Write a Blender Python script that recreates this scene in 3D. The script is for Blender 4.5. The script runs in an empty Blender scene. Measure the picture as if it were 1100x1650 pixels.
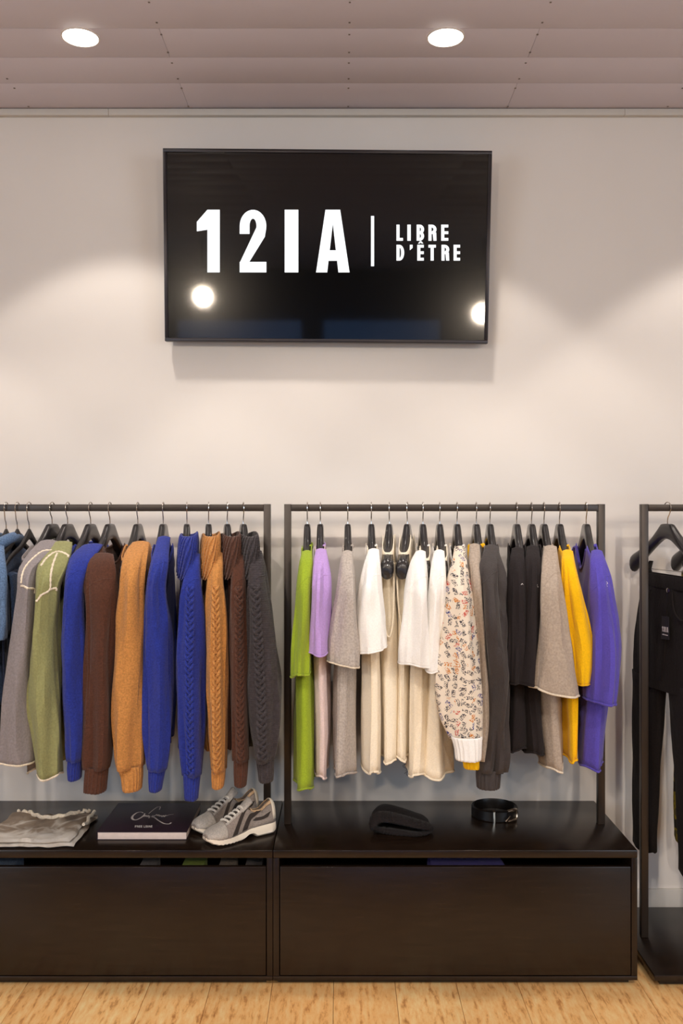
import bpy, bmesh, math, random
from mathutils import Vector, noise, Matrix

S = bpy.context.scene
COL = S.collection
PI = math.pi
R = math.radians

# ------------------------------------------------------------------ camera, world, lights, exposure
CAM_D, CAM_H, F = 3.4, 1.51, 1466.0          # camera distance to the wall, height, focal length in px (1100x1650)
cam = bpy.data.cameras.new('camera')
cam.sensor_fit = 'VERTICAL'; cam.sensor_height = 36.0; cam.lens = F / 1650 * 36.0
cam.clip_start = 0.05
cam_o = bpy.data.objects.new('camera', cam); COL.objects.link(cam_o)
cam_o.location = (0, -CAM_D, CAM_H); cam_o.rotation_euler = (R(90), 0, 0)
S.camera = cam_o

w = bpy.data.worlds.new('dusk_world'); S.world = w; w.use_nodes = True
w.node_tree.nodes['Background'].inputs[0].default_value = (0.42, 0.62, 1.0, 1)
w.node_tree.nodes['Background'].inputs[1].default_value = 0.7

S.view_settings.view_transform = 'Standard'
S.view_settings.look = 'None'
S.view_settings.gamma = 1.0
S.view_settings.use_curve_mapping = False
S.view_settings.exposure = 0.0

DOWN_W = 26.5       # each recessed downlight by the wall
SPOT_W = 74.0      # each warm ceiling spotlight behind the camera
WARM = (1.0, 0.84, 0.68)
NEUT = (1.0, 0.91, 0.82)

def lamp(name, kind, loc, energy, color, size=0.04, angle=90, blend=0.15, target=None):
    l = bpy.data.lights.new(name, kind); l.energy = energy; l.color = color
    if kind == 'SPOT':
        l.spot_size = R(angle); l.spot_blend = blend; l.shadow_soft_size = size
    else:
        l.shape = 'SQUARE'; l.size = size
    o = bpy.data.objects.new(name, l); COL.objects.link(o); o.location = loc
    if target is not None:
        o.rotation_euler = (Vector(target) - Vector(loc)).to_track_quat('-Z', 'Y').to_euler()
    return o

DOWN_Y = -0.53
DOWN_X = [-1.98, -0.823, 0.3285, 1.48]
for x in DOWN_X:
    lamp('downlight_lamp', 'SPOT', (x, DOWN_Y, 2.985), DOWN_W, NEUT, 0.045, 93, 0.2)
SPOTS = [(-1.26, -5.15, 2.52), (1.27, -5.15, 2.37), (-2.6, -4.6, 2.60), (2.6, -4.6, 2.60)]
for i, p in enumerate(SPOTS):
    d = (Vector((p[0] * .6, -0.3, 1.15)) - Vector(p)).normalized()
    lamp('spotlight_lamp', 'SPOT', Vector(p) + d * 0.09, SPOT_W, WARM, 0.07, 62, 0.6, (p[0] * .6, -0.3, 1.15))
KEY_W = 95.0        # lamps added at ceiling height to brighten the racks and lower wall
KEY = (1.0, 0.90, 0.79)
for x in (-1.15, 0.0, 1.15):
    lamp('accent_lamp', 'SPOT', (x, -3.1, 2.985), KEY_W, KEY, 0.05, 46, 0.35, (x * .85, -0.25, 0.82))
SIDE_FILL_W = 60.0       # added cool fill lamps at the side walls, level with the middle of the shop
SIDE_FILL = (0.80, 0.91, 1.0)
for sx in (-1, 1):
    o = lamp('window_daylight', 'AREA', (sx * 3.9, -4.2, 1.75), SIDE_FILL_W, SIDE_FILL, 2.2, target=(0, -3.0, 1.75))

# ------------------------------------------------------------------ materials
def lin(c):
    r = []
    for v in c:
        v /= 255.0
        r.append(v / 12.92 if v <= 0.04045 else ((v + 0.055) / 1.055) ** 2.4)
    return (r[0], r[1], r[2], 1.0)

def nt_new(name):
    m = bpy.data.materials.new(name); m.use_nodes = True
    nt = m.node_tree; b = nt.nodes['Principled BSDF']
    return m, nt, b

def coords(nt, scale=(1, 1, 1)):
    tc = nt.nodes.new('ShaderNodeTexCoord'); mp = nt.nodes.new('ShaderNodeMapping')
    mp.inputs['Scale'].default_value = scale
    nt.links.new(tc.outputs['Object'], mp.inputs['Vector'])
    return mp.outputs['Vector']

def noise_n(nt, vec, scale, detail=3, rough=0.55):
    n = nt.nodes.new('ShaderNodeTexNoise'); n.inputs['Scale'].default_value = scale
    n.inputs['Detail'].default_value = detail; n.inputs['Roughness'].default_value = rough
    nt.links.new(vec, n.inputs['Vector']); return n

def ramp(nt, fac, stops):
    r = nt.nodes.new('ShaderNodeValToRGB')
    el = r.color_ramp.elements
    el[0].position, el[0].color = stops[0]
    el[1].position, el[1].color = stops[-1]
    for p, c in stops[1:-1]:
        e = el.new(p); e.color = c
    nt.links.new(fac, r.inputs['Fac']); return r.outputs['Color']

def bump(nt, b, h, strength=0.3, dist=0.002):
    bp = nt.nodes.new('ShaderNodeBump'); bp.inputs['Strength'].default_value = strength
    bp.inputs['Distance'].default_value = dist
    nt.links.new(h, bp.inputs['Height']); nt.links.new(bp.outputs['Normal'], b.inputs['Normal'])

def math_n(nt, op, a, b=None):
    n = nt.nodes.new('ShaderNodeMath'); n.operation = op
    for i, v in enumerate((a, b)):
        if v is None: continue
        if isinstance(v, (int, float)): n.inputs[i].default_value = v
        else: nt.links.new(v, n.inputs[i])
    return n.outputs[0]

def mixc(nt, fac, a, b):
    n = nt.nodes.new('ShaderNodeMix'); n.data_type = 'RGBA'
    if isinstance(fac, (int, float)): n.inputs['Factor'].default_value = fac
    else: nt.links.new(fac, n.inputs['Factor'])
    for s, v in (('A', a), ('B', b)):
        sock = [i for i in n.inputs if i.name == s and i.type == 'RGBA'][0]
        if isinstance(v, tuple): sock.default_value = v
        else: nt.links.new(v, sock)
    return [o for o in n.outputs if o.type == 'RGBA'][0]

def shade(c, k):
    return (c[0] * k, c[1] * k, c[2] * k, 1.0)

def plain(name, c, rough=0.5, metal=0.0, var=0.08, scale=14.0, coat=0.0, spec=0.5):
    m, nt, b = nt_new(name); c = lin(c)
    n = noise_n(nt, coords(nt), scale)
    nt.links.new(ramp(nt, n.outputs['Fac'], [(0.3, shade(c, 1 - var)), (0.7, shade(c, 1 + var))]), b.inputs['Base Color'])
    b.inputs['Roughness'].default_value = rough; b.inputs['Metallic'].default_value = metal
    b.inputs['Coat Weight'].default_value = coat; b.inputs['Specular IOR Level'].default_value = spec
    return m

def fabric(name, c, kind='jersey', var=0.12, c2=None, rough=0.85, sheen=0.15, spec=0.2):
    """woven or knitted cloth: fine grain in the colour and as relief"""
    m, nt, b = nt_new(name); c = lin(c)
    v = coords(nt)
    sc = {'jersey': 230.0, 'knit': 190.0, 'marl': 160.0, 'denim': 210.0, 'wool': 120.0}[kind]
    n = noise_n(nt, v, sc, 2)
    big = noise_n(nt, v, 9.0, 3)
    hi = lin(c2) if c2 else shade(c, 1 + var * 1.6)
    lo = shade(c, 1 - var * 1.6)
    col = ramp(nt, n.outputs['Fac'], [(0.32, lo), (0.68, hi)])
    f = math_n(nt, 'MULTIPLY', big.outputs['Fac'], 0.35)
    col = mixc(nt, f, col, shade(c, 0.88))
    nt.links.new(col, b.inputs['Base Color'])
    b.inputs['Roughness'].default_value = rough
    b.inputs['Specular IOR Level'].default_value = spec
    b.inputs['Sheen Weight'].default_value = sheen
    b.inputs['Sheen Roughness'].default_value = 0.5
    h = n.outputs['Fac']
    if kind in ('knit', 'wool'):
        wv = nt.nodes.new('ShaderNodeTexWave'); wv.bands_direction = 'Z'
        wv.inputs['Scale'].default_value = 75.0 if kind == 'knit' else 45.0
        wv.inputs['Distortion'].default_value = 3.0; wv.inputs['Detail Scale'].default_value = 8.0
        nt.links.new(v, wv.inputs['Vector'])
        h = math_n(nt, 'ADD', n.outputs['Fac'], wv.outputs['Fac'])
    wr = noise_n(nt, coords(nt, (1, 1, 0.45)), 26.0, 3)
    h = math_n(nt, 'ADD', h, math_n(nt, 'MULTIPLY', wr.outputs['Fac'], 5.0))
    bump(nt, b, h, 0.55, 0.0016)
    return m

def wood_black():
    m, nt, b = nt_new('black_stained_wood')
    v = coords(nt, (2.0, 14, 22))
    n = noise_n(nt, v, 4.0, 6, 0.65)
    nt.links.new(ramp(nt, n.outputs['Fac'], [(0.3, lin((20, 13, 10))), (0.62, lin((35, 24, 17))), (0.8, lin((44, 31, 21)))]), b.inputs['Base Color'])
    b.inputs['Roughness'].default_value = 0.26; b.inputs['Specular IOR Level'].default_value = 0.42
    bump(nt, b, n.outputs['Fac'], 0.12, 0.001)
    return m

def wood_oak(seed):
    m, nt, b = nt_new('oak_plank')
    tc = nt.nodes.new('ShaderNodeTexCoord'); oi = nt.nodes.new('ShaderNodeObjectInfo')
    mp = nt.nodes.new('ShaderNodeMapping'); mp.inputs['Scale'].default_value = (1, 0.22, 1)
    nt.links.new(tc.outputs['Object'], mp.inputs['Vector'])
    cb = nt.nodes.new('ShaderNodeCombineXYZ')
    nt.links.new(math_n(nt, 'MULTIPLY', oi.outputs['Random'], 9.0), cb.inputs[0])
    nt.links.new(math_n(nt, 'MULTIPLY', oi.outputs['Random'], 23.0), cb.inputs[1])
    nt.links.new(cb.outputs[0], mp.inputs['Location'])
    v = mp.outputs['Vector']
    d = noise_n(nt, v, 5.0, 2)
    wv = nt.nodes.new('ShaderNodeTexWave'); wv.bands_direction = 'X'
    wv.inputs['Scale'].default_value = 7.0; wv.inputs['Distortion'].default_value = 14.0
    wv.inputs['Detail'].default_value = 4.0; wv.inputs['Detail Scale'].default_value = 1.6
    nt.links.new(v, wv.inputs['Vector'])
    fine = noise_n(nt, v, 60.0, 4, 0.7)
    mix = math_n(nt, 'ADD', math_n(nt, 'MULTIPLY', wv.outputs['Fac'], 0.13), math_n(nt, 'MULTIPLY', fine.outputs['Fac'], 0.86))
    col = ramp(nt, mix, [(0.3, lin((176, 118, 66))), (0.45, lin((246, 192, 124))), (0.72, lin((254, 226, 166)))])
    vo = nt.nodes.new('ShaderNodeTexVoronoi'); vo.inputs['Scale'].default_value = 4.2
    nt.links.new(v, vo.inputs['Vector'])
    kn = ramp(nt, vo.outputs['Distance'], [(0.03, (1, 1, 1, 1)), (0.13, (0, 0, 0, 1))])
    col = mixc(nt, math_n(nt, 'MULTIPLY', kn, 0.75), col, lin((92, 56, 30)))
    tint = math_n(nt, 'MULTIPLY', oi.outputs['Random'], 0.35)
    col = mixc(nt, tint, col, lin((222, 156, 88)))
    nt.links.new(col, b.inputs['Base Color'])
    b.inputs['Roughness'].default_value = 0.42
    bump(nt, b, mix, 0.1, 0.001)
    return m

def emit(name, c, strength):
    m, nt, b = nt_new(name)
    b.inputs['Base Color'].default_value = (0.02, 0.02, 0.02, 1)
    b.inputs['Emission Color'].default_value = c
    b.inputs['Emission Strength'].default_value = strength
    return m

def printed():
    """off-white jersey covered in small scribbled words in grey, blue, orange and red"""
    m, nt, b = nt_new('scribble_print_jersey')
    base = lin((236, 222, 204))
    tc = nt.nodes.new('ShaderNodeTexCoord')
    v0 = tc.outputs['Object']
    sep = nt.nodes.new('ShaderNodeSeparateXYZ'); nt.links.new(v0, sep.inputs[0])
    flat = nt.nodes.new('ShaderNodeCombineXYZ')
    nt.links.new(sep.outputs[0], flat.inputs[0]); nt.links.new(sep.outputs[2], flat.inputs[1])
    nt.links.new(math_n(nt, 'MULTIPLY', sep.outputs[1], 0.5), flat.inputs[2])
    vo = nt.nodes.new('ShaderNodeTexVoronoi'); vo.inputs['Scale'].default_value = 40.0
    vo.inputs['Randomness'].default_value = 0.62
    nt.links.new(flat.outputs[0], vo.inputs['Vector'])
    sc = nt.nodes.new('ShaderNodeVectorMath'); sc.operation = 'SCALE'; sc.inputs['Scale'].default_value = 40.0
    nt.links.new(flat.outputs[0], sc.inputs[0])
    df = nt.nodes.new('ShaderNodeVectorMath'); df.operation = 'SUBTRACT'
    sc2 = nt.nodes.new('ShaderNodeVectorMath'); sc2.operation = 'SCALE'; sc2.inputs['Scale'].default_value = 40.0
    nt.links.new(vo.outputs['Position'], sc2.inputs[0])
    nt.links.new(sc.outputs[0], df.inputs[0]); nt.links.new(sc2.outputs[0], df.inputs[1])
    crgb = nt.nodes.new('ShaderNodeSeparateColor'); nt.links.new(vo.outputs['Color'], crgb.inputs[0])
    rot = nt.nodes.new('ShaderNodeVectorRotate'); rot.rotation_type = 'Z_AXIS'
    nt.links.new(df.outputs[0], rot.inputs['Vector'])
    nt.links.new(math_n(nt, 'MULTIPLY', math_n(nt, 'ROUND', math_n(nt, 'MULTIPLY', crgb.outputs[1], 4.0)), 0.55), rot.inputs['Angle'])
    lp = nt.nodes.new('ShaderNodeSeparateXYZ'); nt.links.new(rot.outputs[0], lp.inputs[0])
    inx = math_n(nt, 'LESS_THAN', math_n(nt, 'ABSOLUTE', lp.outputs[0]), 0.46)
    iny = math_n(nt, 'LESS_THAN', math_n(nt, 'ABSOLUTE', lp.outputs[1]), 0.24)
    scr = noise_n(nt, flat.outputs[0], 190.0, 1)
    ink = math_n(nt, 'LESS_THAN', math_n(nt, 'ABSOLUTE', math_n(nt, 'SUBTRACT', scr.outputs['Fac'], 0.5)), 0.07)
    msk = math_n(nt, 'MULTIPLY', math_n(nt, 'MULTIPLY', inx, iny), ink)
    r = nt.nodes.new('ShaderNodeValToRGB'); r.color_ramp.interpolation = 'CONSTANT'
    el = r.color_ramp.elements
    el[0].position, el[0].color = 0.0, lin((70, 66, 72))
    el[1].position, el[1].color = 0.55, lin((205, 125, 40))
    for p, c in ((0.70, (200, 92, 78)), (0.82, (70, 72, 130)), (0.9, (90, 86, 88))):
        e = el.new(p); e.color = lin(c)
    nt.links.new(crgb.outputs[0], r.inputs['Fac'])
    nt.links.new(mixc(nt, msk, base, r.outputs['Color']), b.inputs['Base Color'])
    b.inputs['Roughness'].default_value = 0.85; b.inputs['Specular IOR Level'].default_value = 0.2
    wr = noise_n(nt, v0, 22.0, 3); bump(nt, b, wr.outputs['Fac'], 0.5, 0.006)
    return m

def camo():
    m, nt, b = nt_new('yellow_camouflage_cloth')
    n = noise_n(nt, coords(nt), 22.0, 2)
    r = nt.nodes.new('ShaderNodeValToRGB'); r.color_ramp.interpolation = 'CONSTANT'
    el = r.color_ramp.elements
    el[0].position, el[0].color = 0.0, lin((40, 36, 24))
    el[1].position, el[1].color = 0.47, lin((165, 145, 35))
    e = el.new(0.58); e.color = lin((100, 90, 45))
    nt.links.new(n.outputs['Fac'], r.inputs['Fac']); nt.links.new(r.outputs['Color'], b.inputs['Base Color'])
    b.inputs['Roughness'].default_value = 0.85
    return m

def tiedye():
    m, nt, b = nt_new('grey_tie_dye_jersey')
    v = coords(nt)
    sep = nt.nodes.new('ShaderNodeSeparateXYZ'); nt.links.new(v, sep.inputs[0])
    n = noise_n(nt, v, 11.0, 3)
    n.inputs['Distortion'].default_value = 1.2
    f = math_n(nt, 'ADD', math_n(nt, 'MULTIPLY', sep.outputs[1], -2.6), math_n(nt, 'MULTIPLY', n.outputs['Fac'], 1.1))
    col = ramp(nt, f, [(0.42, lin((128, 112, 96))), (0.62, lin((150, 134, 118))), (0.78, lin((196, 188, 178))), (1.0, lin((214, 208, 200)))])
    vo = nt.nodes.new('ShaderNodeTexVoronoi'); vo.feature = 'DISTANCE_TO_EDGE'; vo.inputs['Scale'].default_value = 7.0
    nt.links.new(v, vo.inputs['Vector'])
    ln = ramp(nt, vo.outputs['Distance'], [(0.0, (1, 1, 1, 1)), (0.05, (0, 0, 0, 1))])
    col = mixc(nt, math_n(nt, 'MULTIPLY', ln, 0.6), col, lin((210, 202, 190)))
    nt.links.new(col, b.inputs['Base Color'])
    b.inputs['Roughness'].default_value = 0.9
    f2 = noise_n(nt, v, 200, 2); bump(nt, b, f2.outputs['Fac'], 0.4, 0.001)
    return m

def wall_paint(name, c, rough=0.55):
    m, nt, b = nt_new(name); c = lin(c)
    n = noise_n(nt, coords(nt), 3.0, 4)
    nt.links.new(ramp(nt, n.outputs['Fac'], [(0.3, shade(c, 0.985)), (0.7, shade(c, 1.015))]), b.inputs['Base Color'])
    b.inputs['Roughness'].default_value = rough; b.inputs['Specular IOR Level'].default_value = 0.35
    f = noise_n(nt, coords(nt), 160.0, 2); bump(nt, b, f.outputs['Fac'], 0.06, 0.001)
    return m

M = {}
M['wall'] = wall_paint('wall_paint', (226, 220, 214))
M['wall2'] = wall_paint('side_wall_paint', (205, 196, 188))
M['wallf'] = wall_paint('front_wall_paint', (64, 56, 50))
M['ceil'] = wall_paint('ceiling_paint', (212, 204, 212), 0.6)
M['trim'] = wall_paint('trim_paint', (204, 199, 192), 0.5)
M['nail'] = plain('nail_filler', (120, 108, 102), 0.7)
M['black'] = wood_black()
M['oak'] = wood_oak(1)
M['under'] = plain('floor_underlay', (60, 40, 25), 0.9)
M['frame'] = plain('bronze_black_steel', (54, 44, 37), 0.38, 0.25, 0.06)
M['chrome'] = plain('polished_steel', (205, 198, 190), 0.2, 1.0, 0.03)
M['hang'] = plain('matte_black_hanger', (40, 37, 38), 0.28, 0.0, 0.08, 20, 0.3)
M['slim'] = plain('slim_black_hanger', (30, 24, 24), 0.5)
M['tvframe'] = plain('tv_bezel', (46, 42, 46), 0.35, 0.4)
M['screen'] = plain('tv_glass', (3, 3, 4), 0.045, 0, 0.0, 10, 0.0, 0.55)
_sb = M['screen'].node_tree.nodes['Principled BSDF']
_sb.inputs['Coat Weight'].default_value = 0.22; _sb.inputs['Coat Roughness'].default_value = 0.2
M['tvback'] = plain('tv_back_plastic', (20, 20, 22), 0.6)
M['text'] = emit('screen_text_light', (0.95, 0.98, 1.0, 1), 1.25)
M['disc'] = emit('lamp_diffuser', (1.0, 0.95, 0.86, 1), 14.0)
M['bulb'] = emit('spotlight_bulb', (1.0, 0.66, 0.28, 1), 120.0)
M['lampring'] = plain('white_lamp_ring', (225, 215, 208), 0.5)
M['book'] = plain('dark_purple_book_cloth', (44, 30, 42), 0.42, 0, 0.06)
M['page'] = plain('book_pages', (228, 208, 198), 0.8, 0, 0.05, 60)
M['silver'] = plain('silver_foil', (225, 215, 210), 0.45, 0.2)
M['white_ink'] = plain('white_ink', (225, 218, 215), 0.7)
M['leather'] = plain('black_leather', (18, 14, 13), 0.38, 0, 0.1, 60)
M['brass'] = plain('warm_silver_buckle', (215, 200, 180), 0.25, 1.0)
M['rubber'] = plain('cream_rubber', (240, 226, 206), 0.6, 0, 0.05)
M['suede'] = fabric('taupe_grey_suede', (146, 134, 126))
M['suede2'] = fabric('pale_grey_suede', (180, 172, 164))
M['suede_d'] = fabric('dark_grey_suede', (58, 50, 46))
M['lining'] = fabric('tan_shoe_lining', (206, 172, 136))
M['lace'] = fabric('white_lace', (232, 226, 216))
M['cuff_knit'] = fabric('black_ribbed_knit', (29, 23, 23), 'wool', sheen=0.05)
M['beanie'] = fabric('black_knit', (20, 15, 16), 'wool', sheen=0.02)

def fb(k, *a, **kw):
    M[k] = fabric(k.replace(' ', '_'), *a, **kw)
fb('denim_light', (96, 122, 158), 'denim', 0.25)
fb('denim_mid', (62, 82, 116), 'denim', 0.25)
fb('denim_dark', (32, 40, 62), 'denim', 0.2)
fb('grey_fleece', (140, 132, 133), 'marl', 0.09)
fb('sage_fleece', (146, 146, 98), 'marl', 0.09)
fb('raw_cream', (232, 218, 196), 'marl', 0.1)
fb('royal', (38, 53, 146), 'knit', 0.16)
fb('brown', (84, 50, 36), 'knit', 0.16)
fb('tan', (200, 138, 74), 'knit', 0.14)
fb('charcoal', (60, 54, 57), 'wool', 0.18)
fb('lime', (150, 172, 44), 'jersey', 0.07)
fb('lavender', (186, 152, 216), 'jersey', 0.06)
fb('blush', (222, 200, 196), 'jersey', 0.05)
fb('marl', (178, 168, 160), 'marl', 0.12)
fb('white', (250, 247, 243), 'jersey', 0.03)
fb('cream', (244, 231, 208), 'jersey', 0.04)
fb('taupe', (176, 160, 145), 'marl', 0.1)
fb('dkgrey', (56, 49, 48), 'jersey', 0.1, rough=0.6, spec=0.35)
fb('blackjersey', (38, 32, 33), 'jersey', 0.1, sheen=0.05)
fb('yellow', (250, 192, 8), 'jersey', 0.05)
fb('violet', (88, 76, 178), 'jersey', 0.06)
fb('blackdenim', (28, 23, 23), 'denim', 0.15, sheen=0.03)
M['print'] = printed()
M['camo'] = camo()
M['tiedye'] = tiedye()
M['tag'] = plain('black_card', (42, 40, 42), 0.5)

# ------------------------------------------------------------------ mesh helpers
def tag(o, label=None, cat=None, group=None, kind=None):
    if label: o['label'] = label
    if cat: o['category'] = cat
    if group: o['group'] = group
    if kind: o['kind'] = kind
    return o

def empty(name, loc, label=None, cat=None, group=None):
    o = bpy.data.objects.new(name, None); COL.objects.link(o); o.location = loc
    o.empty_display_size = 0.05
    return tag(o, label, cat, group)

class MB:
    """collects shapes given in world coordinates into one mesh"""
    def __init__(s): s.v = []; s.f = []
    def add(s, vs, fs):
        o = len(s.v); s.v += [tuple(p) for p in vs]; s.f += [tuple(i + o for i in f) for f in fs]; return s
    def box(s, x0, x1, y0, y1, z0, z1, bev=0.0):
        bm = bmesh.new(); bmesh.ops.create_cube(bm, size=1)
        for v in bm.verts:
            v.co = Vector(((x0 + x1) / 2 + v.co.x * (x1 - x0), (y0 + y1) / 2 + v.co.y * (y1 - y0), (z0 + z1) / 2 + v.co.z * (z1 - z0)))
        if bev: bmesh.ops.bevel(bm, geom=bm.edges[:], offset=bev, segments=2, profile=0.5, affect='EDGES')
        bm.verts.index_update()
        s.add([v.co[:] for v in bm.verts], [[v.index for v in f.verts] for f in bm.faces]); bm.free(); return s
    def loft(s, rings, cap0=True, cap1=True, closed=True):
        n = len(rings[0]); o = len(s.v)
        for r in rings: s.v += [tuple(p) for p in r]
        for i in range(len(rings) - 1):
            for j in range(n if closed else n - 1):
                k = (j + 1) % n
                s.f.append((o + i * n + j, o + i * n + k, o + (i + 1) * n + k, o + (i + 1) * n + j))
        if cap0: s.f.append(tuple(o + j for j in range(n - 1, -1, -1)))
        if cap1: s.f.append(tuple(o + (len(rings) - 1) * n + j for j in range(n)))
        return s
    def tube(s, path, r, n=8, closed=False, flat=1.0):
        P = [Vector(p) for p in path]; m = len(P); rings = []
        up = None
        for i in range(m):
            a = P[(i - 1) % m] if (closed or i > 0) else P[i]
            b = P[(i + 1) % m] if (closed or i < m - 1) else P[i]
            t = (b - a)
            t = t.normalized() if t.length > 1e-9 else Vector((0, 0, 1))
            if up is None:
                up = Vector((0, 0, 1)) if abs(t.z) < 0.9 else Vector((1, 0, 0))
            q = (up - t * up.dot(t))
            if q.length < 1e-6: q = t.orthogonal()
            q.normalize(); up = q; e = t.cross(q)
            rr = r[i] if isinstance(r, (list, tuple)) else r
            rings.append([P[i] + q * math.cos(2 * PI * k / n) * rr + e * math.sin(2 * PI * k / n) * rr * flat for k in range(n)])
        if closed: rings.append(rings[0])
        return s.loft(rings, not closed, not closed)
    def poly(s, pts):
        s.add(pts, [tuple(range(len(pts)))]); return s
    def build(s, name, mat, parent=None, smooth=True, solid=0.0, label=None):
        rp = Vector((0, 0, 0)); q = parent
        while q is not None: rp = rp + q.location; q = q.parent
        me = bpy.data.meshes.new(name)
        me.from_pydata([tuple(Vector(p) - rp) for p in s.v], [], s.f)
        bm = bmesh.new(); bm.from_mesh(me)
        bmesh.ops.recalc_face_normals(bm, faces=bm.faces[:])
        bm.to_mesh(me); bm.free()
        if smooth:
            me.polygons.foreach_set('use_smooth', [True] * len(me.polygons))
            try: me.set_sharp_from_angle(angle=R(42))
            except Exception: pass
        me.materials.append(mat)
        o = bpy.data.objects.new(name, me); COL.objects.link(o)
        if parent: o.parent = parent
        if solid:
            md = o.modifiers.new('cloth_thickness', 'SOLIDIFY'); md.thickness = solid; md.offset = 0
        if label: o['label'] = label
        return o

def struct(o): o['kind'] = 'structure'; return o
def box(name, x0, x1, y0, y1, z0, z1, mat, parent=None, bev=0.0, label=None):
    return MB().box(x0, x1, y0, y1, z0, z1, bev).build(name, mat, parent, smooth=bool(bev), label=label)

def wx(px, Z): return (px - 550) * Z / F
def wz(py, Z): return CAM_H - (py - 825) * Z / F

def lerp(a, b, t): return a + (b - a) * t
def interp(tab, x):
    """tab: sorted [(x, ...values)], smooth interpolation of the values"""
    if x <= tab[0][0]: return tab[0][1:]
    if x >= tab[-1][0]: return tab[-1][1:]
    for i in range(len(tab) - 1):
        if tab[i][0] <= x <= tab[i + 1][0]:
            x0, x1 = tab[i][0], tab[i + 1][0]; h = x1 - x0
            if h < 1e-9: return tab[i][1:]
            t = (x - x0) / h
            out = []
            for k in range(1, len(tab[0])):
                y0, y1 = tab[i][k], tab[i + 1][k]
                m0 = (y1 - tab[i - 1][k]) / (x1 - tab[i - 1][0]) if i > 0 else (y1 - y0) / h
                m1 = (tab[i + 2][k] - y0) / (tab[i + 2][0] - x0) if i < len(tab) - 2 else (y1 - y0) / h
                d = (y1 - y0) / h
                if d == 0: m0 = m1 = 0
                else:
                    m0 = 0 if m0 / d < 0 else (d * min(m0 / d, 3)); m1 = 0 if m1 / d < 0 else (d * min(m1 / d, 3))
                out.append((2*t**3 - 3*t*t + 1) * y0 + (t**3 - 2*t*t + t) * h * m0 + (-2*t**3 + 3*t*t) * y1 + (t**3 - t*t) * h * m1)
            return tuple(out)

def sgp(v, p): return math.copysign(abs(v) ** p, v)

# ------------------------------------------------------------------ room shell
CEIL = 3.01
wall_back = struct(box('wall_back', -4, 4, 0, 0.12, 0, CEIL + .1, M['wall']))
for sx, nm in ((-1, 'wall_left'), (1, 'wall_right')):
    a, b = sorted((sx * 4, sx * 4.12))
    struct(MB().box(a, b, -9, -5.4, 0, CEIL + .1).box(a, b, -3.0, .12, 0, CEIL + .1).box(a, b, -5.4, -3.0, 0, .6).box(a, b, -5.4, -3.0, 2.9, CEIL + .1).build(nm, M['wall2'], None, False))

wf = MB().box(-4, -2.2, -9.12, -9, 0, CEIL).box(1.3, 4, -9.12, -9, 0, CEIL).box(-2.2, 1.3, -9.12, -9, 2.35, CEIL).box(-.55, -.25, -9.12, -9, 0, 2.35).build('wall_front', M['wallf'], None, False)
struct(wf)
gm, gnt, gb = nt_new('shop_window_glass')
gb.inputs['Transmission Weight'].default_value = 1.0; gb.inputs['Roughness'].default_value = 0.02; gb.inputs['Base Color'].default_value = (.55, .75, 1, 1)
win = struct(box('window_1', -2.2, -.55, -9.07, -9.05, 0.0, 2.35, gm))
win2 = struct(box('window_2', -.25, 1.3, -9.07, -9.05, 0.0, 2.35, gm))

for i, sx in enumerate((-1, 1)):  # unseen side windows, made up to go with the added fill lamps
    a, b = sorted((sx * 4.03, sx * 4.09))
    wfm = struct(MB().box(a, b, -5.4, -5.34, .6, 2.9).box(a, b, -3.06, -3.0, .6, 2.9).box(a, b, -5.34, -3.06, .6, .66).box(a, b, -5.34, -3.06, 2.84, 2.9).build('window_%d' % (i + 3), M['frame'], None, False))
    box('pane', sx * 4.06 - .004, sx * 4.06 + .004, -5.34, -3.06, .66, 2.84, gm, wfm)
fl = struct(box('floor', -4, 4, -9, 0, -0.06, -0.012, M['under']))
pw = 0.196; x = -4.0 + 0.055; k = 0
random.seed(3)
plank_mesh = {}
while x < 4.0:
    x1 = min(x + pw, 4.0)
    cuts = [-9.0, -5.2 + random.uniform(-.6, .6), -2.3 + random.uniform(-.5, .5), 0.0]
    for a, b in zip(cuts[:-1], cuts[1:]):
        o = MB().box(x + .0006, x1 - .0006, a + .0006, b - .0006, -0.012, 0.0, 0.0012).build('plank', M['oak'], fl, True)
    x += pw
# ceiling: matchboard running along the wall, with filled nail heads on the joists
ce = struct(box('ceiling', -4, 4, -9, 0, CEIL + .014, CEIL + .1, M['ceil']))
ys = [0.0, -.215]
while ys[-1] > -9: ys.append(max(-9.0, ys[-1] - .181))
nails = MB()
for i in range(len(ys) - 1):
    off = (-.566, .615) if i % 2 == 0 else (-1.75, 1.8)
    xs = [-4.0] + list(off) + [4.0]
    for a, b in zip(xs[:-1], xs[1:]):
        dz = random.uniform(0, .0012)
        MB().box(a + .0003, b - .0003, ys[i + 1] + .0006, ys[i] - .0006, CEIL + dz * .4, CEIL + .014, 0.0012).build('plank', M['ceil'], ce, True)
    if ys[i] > -1.6:
        for nx in (-1.157, -.566, .0246, .615, 1.206):
            for ny in (ys[i] - .035, ys[i + 1] + .035):
                nails.box(nx - .003, nx + .003, ny - .003, ny + .003, CEIL - .0012, CEIL + .002)
tag(nails.build('nail', M['nail'], ce, False), kind='stuff')
for i, (a, b) in enumerate(((-4, -.866), (-.8655, 1.0515), (1.052, 4))):
    struct(box('trim_%d' % (i + 1), a, b, -.022, 0, 2.984, CEIL - .0015, M['trim'], None, .002))
struct(box('baseboard_back', -4, 4, -.014, 0, 0, .105, M['trim'], None, .003))

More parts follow.
